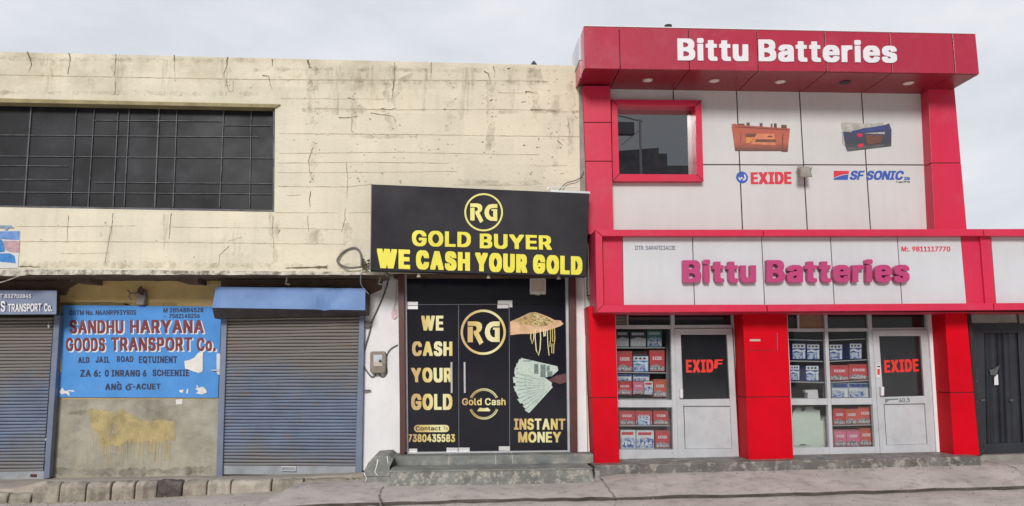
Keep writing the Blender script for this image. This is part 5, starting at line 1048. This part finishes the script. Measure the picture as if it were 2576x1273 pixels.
CA = [((205, 170, 303, 298), 'dark', 'dark carton with blue foot, first on the top shelf of the left window'), ((312, 172, 438, 298), 'dark', 'black and white carton in the middle of the top shelf of the left window'), ((446, 168, 562, 296), 'green', 'green and blue carton on the top shelf of the left window'),
      ((207, 330, 330, 492), 'red', 'red carton first on the second shelf of the left window'), ((335, 368, 457, 492), 'sky', 'bright blue and white carton between two red ones, second shelf of the left window'), ((465, 322, 584, 490), 'red', 'tall red carton at the right of the second shelf, left window'),
      ((210, 566, 326, 672), 'red', 'red carton under a white and blue one on the third shelf, left window'), ((210, 514, 324, 564), 'silver', 'low white and blue carton lying on a red one, left window'), ((334, 566, 420, 670), 'pink', 'pink and purple carton in the middle of the third shelf, left window'), ((338, 516, 464, 564), 'silver', 'low white and blue carton lying above the pink one, left window'), ((424, 568, 492, 672), 'white', 'white carton with brown bowl shape, third shelf of the left window'), ((496, 552, 598, 690), 'orange', 'red and green carton at the right of the third shelf, left window'),
      ((226, 796, 350, 910), 'red', 'red carton first on the shelf just below the left window rail'), ((353, 798, 486, 910), 'red', 'red carton behind a small blue box below the left window rail'), ((496, 796, 614, 908), 'red', 'red carton third on the shelf just below the left window rail'),
      ((236, 952, 356, 1096), 'white', 'white topped carton first on the bottom shelf of the left window'), ((362, 955, 500, 1096), 'white', 'white topped carton in the middle of the bottom shelf of the left window'), ((511, 955, 624, 1092), 'red', 'red carton with blue foot last on the bottom shelf of the left window')]
for r, s, l in CA: carton(Z1, r, s, l)
o = carton(Z1, (372, 842, 470, 912), 'sky', 'small sky blue box standing before a red carton, left window', y=.375, dy=.04)
b = B(); b.q(zp(Z1, (338, 332), (450, 332), (452, 362), (340, 364)), .60, .2); tag(b.build('battery_carton', M['bx_tan']), 'dark brown carton half hidden behind the bright blue one, left window', 'carton', 'battery cartons in the shop windows')
CB_ = [((482, 270, 588, 394), 'blue', 'blue carton first on the upper shelf right of the central pillar'), ((598, 274, 698, 396), 'blue', 'blue carton second on the upper shelf right of the central pillar'), ((465, 440, 540, 560), 'blue', 'blue carton cut by the pane edge, lower shelf right of the central pillar'), ((588, 444, 692, 564), 'blue', 'blue carton alone on the lower shelf right of the central pillar'),
       ((774, 276, 878, 398), 'blue', 'blue carton first on the top row beside the right hand door'), ((934, 268, 1030, 392), 'blue', 'blue carton second on the top row beside the right hand door'), ((780, 440, 925, 560), 'red', 'wide red carton with car picture, left one beside the right hand door'), ((928, 432, 1084, 553), 'red', 'wide red carton with car picture, right one beside the right hand door'),
       ((794, 584, 922, 696), 'silver', 'white and blue carton left one above the window rail near the right hand door'), ((926, 582, 1088, 696), 'silver', 'white and blue carton right one above the window rail near the right hand door'),
       ((806, 782, 898, 908), 'red', 'red carton first in the row just below the right window rail'), ((901, 784, 1000, 906), 'orange', 'orange red carton middle of the row just below the right window rail'), ((998, 768, 1112, 902), 'orange', 'taller orange red carton last in the row just below the right window rail'),
       ((816, 950, 908, 1080), 'pink', 'pink carton first in the bottom row near the right hand door'), ((910, 950, 1014, 1078), 'pink', 'pink carton middle of the bottom row near the right hand door'), ((1015, 938, 1116, 1074), 'orange', 'orange pink carton last in the bottom row near the right hand door')]
for r, s, l in CB_: carton(Z2, r, s, l)
b = B(); b.q(zp(Z2, (605, 636), (683, 634), (690, 700), (605, 702)), .5, .12); b.q(zp(Z2, (585, 640), (604, 634), (604, 655), (590, 660)), .50, .1); tag(b.build('paper_box', M['letw'], None, .004), 'small open white box behind the first pane right of the central pillar', 'box')
cbn = thing('cabinet', 'pale green cabinet with drawer heaped with papers behind the lower pane', 'cabinet', P(2040, 1125, .6))
b = B(); b.q(zp(Z2, (470, 882), (790, 876), (790, 1100), (470, 1100)), .52, .5); b.build('body', M['cab'], cbn, .006)
b = B(); b.q(zp(Z2, (492, 946), (620, 944), (624, 1076), (496, 1078)), .505, .015); dw = b.build('drawer', M['cab'], cbn, .004); b = B(); b.q(zr(Z2, 545, 1064, 590, 1070), .49, .014); b.build('handle', M['bars'], dw)
pp = thing('paper_heap', 'white papers and bags piled on the pale green cabinet', 'papers', P(2040, 1059, .6))
b = B(); b.q(zp(Z2, (480, 882), (490, 810), (515, 772), (550, 770), (556, 800), (575, 805), (590, 772), (650, 768), (660, 790), (702, 794), (708, 878)), .55, .3); b.q(zp(Z2, (715, 876), (730, 850), (762, 838), (775, 876)), .56, .2); b.build('paper', M['cab'], pp, .01)

# ------------------------------------------------------------------ gate and annex at the right edge
an = thing('annex_building', 'low annex with bare concrete door head continuing beyond the right red pillar', 'building', P(2600, 1140, .3))
b = B(); b.q([(2436, 770), (2553, 770), (2560, 813), (2440, 813)], .20, .3); b.q([(2561, 770), (3100, 770), (3120, 812), (2566, 813)], .18, .3); b.build('door_head', M['conc'], an, .004)
b = B(); b.q([(2464, 1146), (2640, 1141), (2644, 1176), (2466, 1177)], .05, .5); b.q([(2650, 780), (3100, 780), (3150, 1170), (2690, 1175)], .1, .4); b.build('base_wall', M['conc'], an, .008)
gt = thing('metal_gate', 'charcoal sheet metal gate with vertical folds at the right edge', 'gate', P(2530, 1141, .2))
b = B(); b.q([(2443, 812), (2640, 812), (2660, 1141), (2470, 1142)], .24, .02); b.build('back_sheet', M['gate'], gt)
b = B(); b.frame([(2441, 813), (2640, 812), (2660, 1141), (2469, 1141.5)], [(2476, 838), (2566, 838), (2580, 1112), (2482, 1117)], .19, .04); b.q([(2560, 812), (2580, 812), (2596, 1140), (2576, 1140)], .185, .02); b.build('frame', M['gate'], gt, .004)
b = B(); n = 26
for k in range(n):
    f0, f1 = k / n, (k + .5) / n; f2 = (k + 1) / n; q = [(2474, 834), (2640, 834), (2660, 1116), (2481, 1119)]
    a0, a1, a2 = bil(q, f0, 0), bil(q, f1, 0), bil(q, f2, 0); c0, c1, c2 = bil(q, f0, 1), bil(q, f1, 1), bil(q, f2, 1); dd = random.choice((.0, .012, .02))
    b.add([P(*a0, .225), P(*a1, .225 - dd), P(*a2, .225), P(*c0, .225), P(*c1, .225 - dd), P(*c2, .225)], [(0, 1, 4, 3), (1, 2, 5, 4)])
b.build('folded_sheet', M['gate'], gt)
b = B(); b.q(zp(Z3, (968, 535), (995, 512), (1000, 595), (968, 598)), .18, .01); b.build('tag', M['letw'], gt); b = B(); b.q(zp(Z3, (930, 480), (965, 470), (1010, 440), (990, 500), (985, 520), (940, 520)), .188, .008); b.q(zp(Z3, (1092, 712), (1112, 708), (1112, 724), (1094, 726)), .17, .02); b.q(zp(Z3, (862, 712), (895, 708), (895, 720), (865, 724)), .17, .02); b.q(zp(Z3, (808, 552), (835, 556), (835, 570), (810, 570)), .15, .03); b.build('latch', M['bars'], gt)

# ------------------------------------------------------------------ meter, cables and small fittings
mt = thing('electric_meter', 'brown electric meter box with glass window on the white pier', 'electric meter', P(950, 938, .47))
b = B(); b.q(zp(ZM, (170, 750), (315, 748), (330, 775), (326, 965), (310, 982), (175, 980), (158, 955), (162, 770)), .40, .10); bx = b.build('case', M['meter'], mt, .012)
b = B(); b.q(zr(ZM, 198, 785, 290, 905), .393, .01); b.q(zp(ZM, (200, 862), (285, 855), (285, 902), (202, 902)), .391, .003, 1); b.build('window', [M['bx_silver'], M['lamp']], bx); b = B(); b.cyl(P(*ZM(268, 850), .37), .019, .03, 'y', n=12); b.build('knob', M['black'], bx)
b = B(); b.q(zr(ZM, 205, 980, 262, 994), .42, .06); b.build('terminal_cover', M['black'], bx)
def cable(name, lbl, z, pts, r, m='wire', y=.485, cat='cable'):
    p3 = [P(*z(*p), y) if len(p) == 2 else P(*z(p[0], p[1]), p[2]) for p in pts]; out = []
    for i in range(len(p3) - 1):            # Catmull-Rom
        a, b_, c, d = p3[max(i - 1, 0)], p3[i], p3[i + 1], p3[min(i + 2, len(p3) - 1)]
        for k in range(6):
            t = k / 6; out.append(.5 * ((2 * b_) + (c - a) * t + (2 * a - 5 * b_ + 4 * c - d) * t * t + (3 * b_ - a - 3 * c + d) * t ** 3))
    out.append(p3[-1]); b = B(); b.tube(out, r, n=6); return tag(b.build(name, M[m], smooth=True), lbl, cat)
cable('cable', 'grey cable falling from the ledge to the left side of the electric meter', ZM, [(352, 0), (330, 80), (300, 165), (235, 310), (180, 440), (158, 540), (115, 690), (92, 800), (90, 890), (130, 965), (175, 1018), (205, 1015), (215, 992)], .012)
cable('cable', 'thin cable looping from under the electric meter up to the brown jamb', ZM, [(262, 990), (275, 1015), (310, 1015), (340, 965), (328, 885), (335, 800), (380, 725), (456, 680)], .010)
cable('cable', 'thin grey wire from the coil down to the light blue hood', ZK, [(1465, 390, -.28), (1455, 440, -.28), (1452, 520, -.1), (1475, 570, .05), (1525, 625, .1)], .006, 'alug')
cable('cable', 'pale wire sagging below the ledge at the left edge', ZC, [(-200, 900, -.2), (0, 865, -.22), (130, 825, -.25), (240, 780, -.26)], .007, 'ledge')
cable('cable', 'loose wire running from the red pillar to the top of the black sign', ZB, [(1246, 1050, -.04), (1220, 1100, -.04), (1170, 1130, -.05), (1090, 1152, -.05), (1030, 1215, -.1)], .007)
cable('cable_coil', 'thick dark cable loop standing on the ledge beside the black sign', ZK, [(1460, 380, -.08), (1340, 388, -.1), (1250, 345, -.06), (1248, 300, -.05), (1305, 238, -.03), (1390, 206, -.03), (1440, 235, -.04), (1458, 300, -.06), (1458, 385, -.08)], .014, cat='cable coil')
b = B(); b.q(zp(ZM, (105, 445), (130, 430), (165, 440), (178, 470), (160, 492), (105, 496)), .44, .06); tag(b.build('junction_box', M['wire'], None, .006), 'small grey junction box between shutter guide and cable', 'junction box')
b = B(); b.tube([P(*ZM(75, 1166), .42), P(*ZM(165, 1166), .46)], .013); tag(b.build('bolt_rod', M['wire']), 'short dark iron rod sticking out of the shutter guide below the meter', 'rod')
b = B(); b.tube([P(*ZM(440, 0), .48), P(*ZM(436, 200), .48), P(*ZM(408, 315), .48)], .004); b.q(zp(ZM, (408, 310), (440, 300), (448, 380), (420, 408), (390, 385), (388, 330)), .475, .012); tag(b.build('pink_tag', M['pink']), 'pale pink tag hanging by a string beside the brown door jamb', 'tag')
for (x, y0, y1), lb in (((785, 468, 540), 'small bent hook under the ledge above the middle of the light blue hood'), ((1628, 460, 540), 'small bent hook under the right end of the ledge')):
    b = B(); b.tube([P(*ZK(x, y0), .1), P(*ZK(x - 6, y0 + 45), .1), P(*ZK(x - 15, y1 - 8), .1), P(*ZK(x + 25, y1), .1)], .009); tag(b.build('ceiling_hook', M['alug']), lb, 'hook', 'hooks under the ledge')
br = thing('wall_socket_stub', 'broken grey pipe stub with bent arm above the blue painted sign', 'pipe stub', P(350, 766, .5))
zz2 = zm(0, 480 / 1.1312, .3333)
b = B(); b.q(zp(zz2, (1030, 960), (1055, 900), (1085, 915), (1097, 970), (1080, 1028), (1022, 1026)), .44, .12); b.build('stub', M['conc'], br, .012)
b = B(); b.q(zp(zz2, (1030, 945), (1040, 905), (1060, 885), (1085, 915), (1078, 955)), .42, .03); b.build('cap', M['brown'], br, .005); b = B(); b.tube([P(*zz2(1060, 940), .40), P(*zz2(985, 940), .38), P(*zz2(962, 915), .38)], .011); b.tube([P(*zz2(985, 940), .38), P(*zz2(972, 965), .38), P(*zz2(992, 990), .38)], .009); b.build('arm', M['wire'], br)
random.seed(3); b = B()
for i in range(40):
    c = P(917 + random.gauss(0, 5), 667 + random.gauss(0, 6), -.06); a = random.uniform(0, 6.28); s = random.uniform(.01, .03)
    b.add([c + Vector((s * math.cos(a), random.uniform(-.03, .03), s * math.sin(a))), c + Vector((s * math.cos(a + 2), .01, s * math.sin(a + 2))), c + Vector((s * math.cos(a + 4), -.01, s * math.sin(a + 4)))], [(0, 1, 2)])
wd_ = b; b = B(); M['leaf'] = mat('dry yellow grass', (.42, .36, .16), .95, .3, 30, col2=(.22, .2, .1))
for i in range(420):
    k = random.random(); j = min(len(kb3) - 2, 2 + int(k * (len(kb3) - 4))); p = kb3[j].lerp(kb3[j + 1], random.random()); off = abs(random.gauss(0, .07)) + .01
    if random.random() < .3 and 180 < 1000: off += random.uniform(0, .25)
    c = Vector((p.x, p.y - off, ZR + .006)); a = random.uniform(0, 6.28); s_ = random.uniform(.006, .022)
    b.add([c + Vector((s_ * math.cos(a), s_ * math.sin(a), 0)), c + Vector((s_ * .4 * math.cos(a + 1.6), s_ * .4 * math.sin(a + 1.6), random.uniform(0, .012))), c + Vector((-s_ * math.cos(a), -s_ * math.sin(a), random.uniform(0, .02)))], [(0, 1, 2)])
gr_ = B(); M['grit'] = mat('grit', (.30, .265, .23), .95, .35, 40, col2=(.14, .12, .10))
for i in range(1500):
    x = random.uniform(-7, 8.5); y = random.choice((random.uniform(-2.6, -.45), random.gauss(-1.25, .2), random.gauss(-.45, .06)))
    z = ZR if y < -1.3 or x < -1.0 else ground_z(x, y)
    if x < -1.0 and y > -.8: continue
    if -1 < x < 1.78 and y > -.36: continue
    s_ = random.uniform(.003, .011) * (1 if random.random() < .93 else 2); a = random.uniform(0, 6.28); c = Vector((x, y, z + .002))
    pts = [c + Vector((s_ * math.cos(a + 2.1 * k), s_ * math.sin(a + 2.1 * k), 0)) for k in range(3)] + [c + Vector((0, 0, s_ * .9))]
    gr_.add(pts, [(0, 1, 2), (0, 1, 3), (1, 2, 3), (2, 0, 3)])
gt_ = gr_.build('street_grit', M['grit'], kind='stuff'); tag(gt_, 'loose grit and small stones scattered over the dusty street edge', 'grit')
lt = b.build('dry_litter', M['leaf'], kind='stuff'); tag(lt, 'dry yellowish grass and litter along the foot of the kerb stones', 'litter'); b = wd_
tag(b.build('dry_weed', M['dirt']), 'clump of dry dark weed on the ledge left of the black sign', 'weed')

# ------------------------------------------------------------------ houses across the street (seen mirrored in the upper window)
YV = 45.4
def mir(u, v): p = P(u, v, YV); return Vector((p.x, -45.0, p.z))
a, c = mir(1558, 381), mir(1657, 371.6); d_ = mir(1678, 386); e = mir(1674, 423); f_ = mir(1745, 417)
ob = thing('opposite_building', 'dark flat roofed building mirrored in the upper window of the red building', 'building', (a.x, -46, ZR))
b = B(); b.add([(a.x - 5, -45, ZR), (c.x, -45, ZR), (c.x, -45, c.z), (a.x - 5, -45, a.z - .4), (a.x - 5, -54, ZR), (c.x, -54, ZR), (c.x, -54, c.z), (a.x - 5, -54, a.z - .4)], [(0, 1, 2, 3), (0, 4, 7, 3), (1, 5, 6, 2), (3, 2, 6, 7), (4, 5, 6, 7)])
b.box(c.x, d_.x, -54, -45.02, ZR, d_.z); b.box(d_.x, f_.x + 7, -54, -45, ZR, f_.z); b.build('walls', M['silhouette'], ob)
b = B()
for k in range(3):
    for s in range(3): b.box(a.x - 4 + 2.6 * k, a.x - 2.6 + 2.6 * k, -44.99, -44.9, 1.2 + 2.7 * s, 2.6 + 2.7 * s)
b.build('shutters', M['black'], ob)
up_ = thing('utility_pole', 'utility pole with transformer mirrored in the upper window of the red building', 'utility pole', (mir(1603, 340).x, -44.2, ZR))
pt = mir(1603, 312); b = B(); b.tube([(pt.x, -44.2, ZR), (pt.x, -44.2, pt.z + .1)], .10); b.build('pole', M['wire'], up_)
b = B(); q0 = mir(1556, 300); b.tube([(pt.x + .2, -44.2, pt.z - .05), (q0.x - .6, -44.2, q0.z + .15)], .07); q1 = mir(1558, 372); b.tube([(pt.x, -44.2, mir(1603, 335).z), (q1.x, -44.2, q1.z)], .03); b.build('cross_arm', M['wire'], up_)
b = B(); t0, t1 = mir(1556, 318), mir(1588, 347); b.box(t0.x - 1, t1.x, -44.5, -43.9, t1.z, t0.z); b.build('transformer', M['black'], up_)

for o_ in SC.objects:
    if '_o' in o_: del o_['_o']
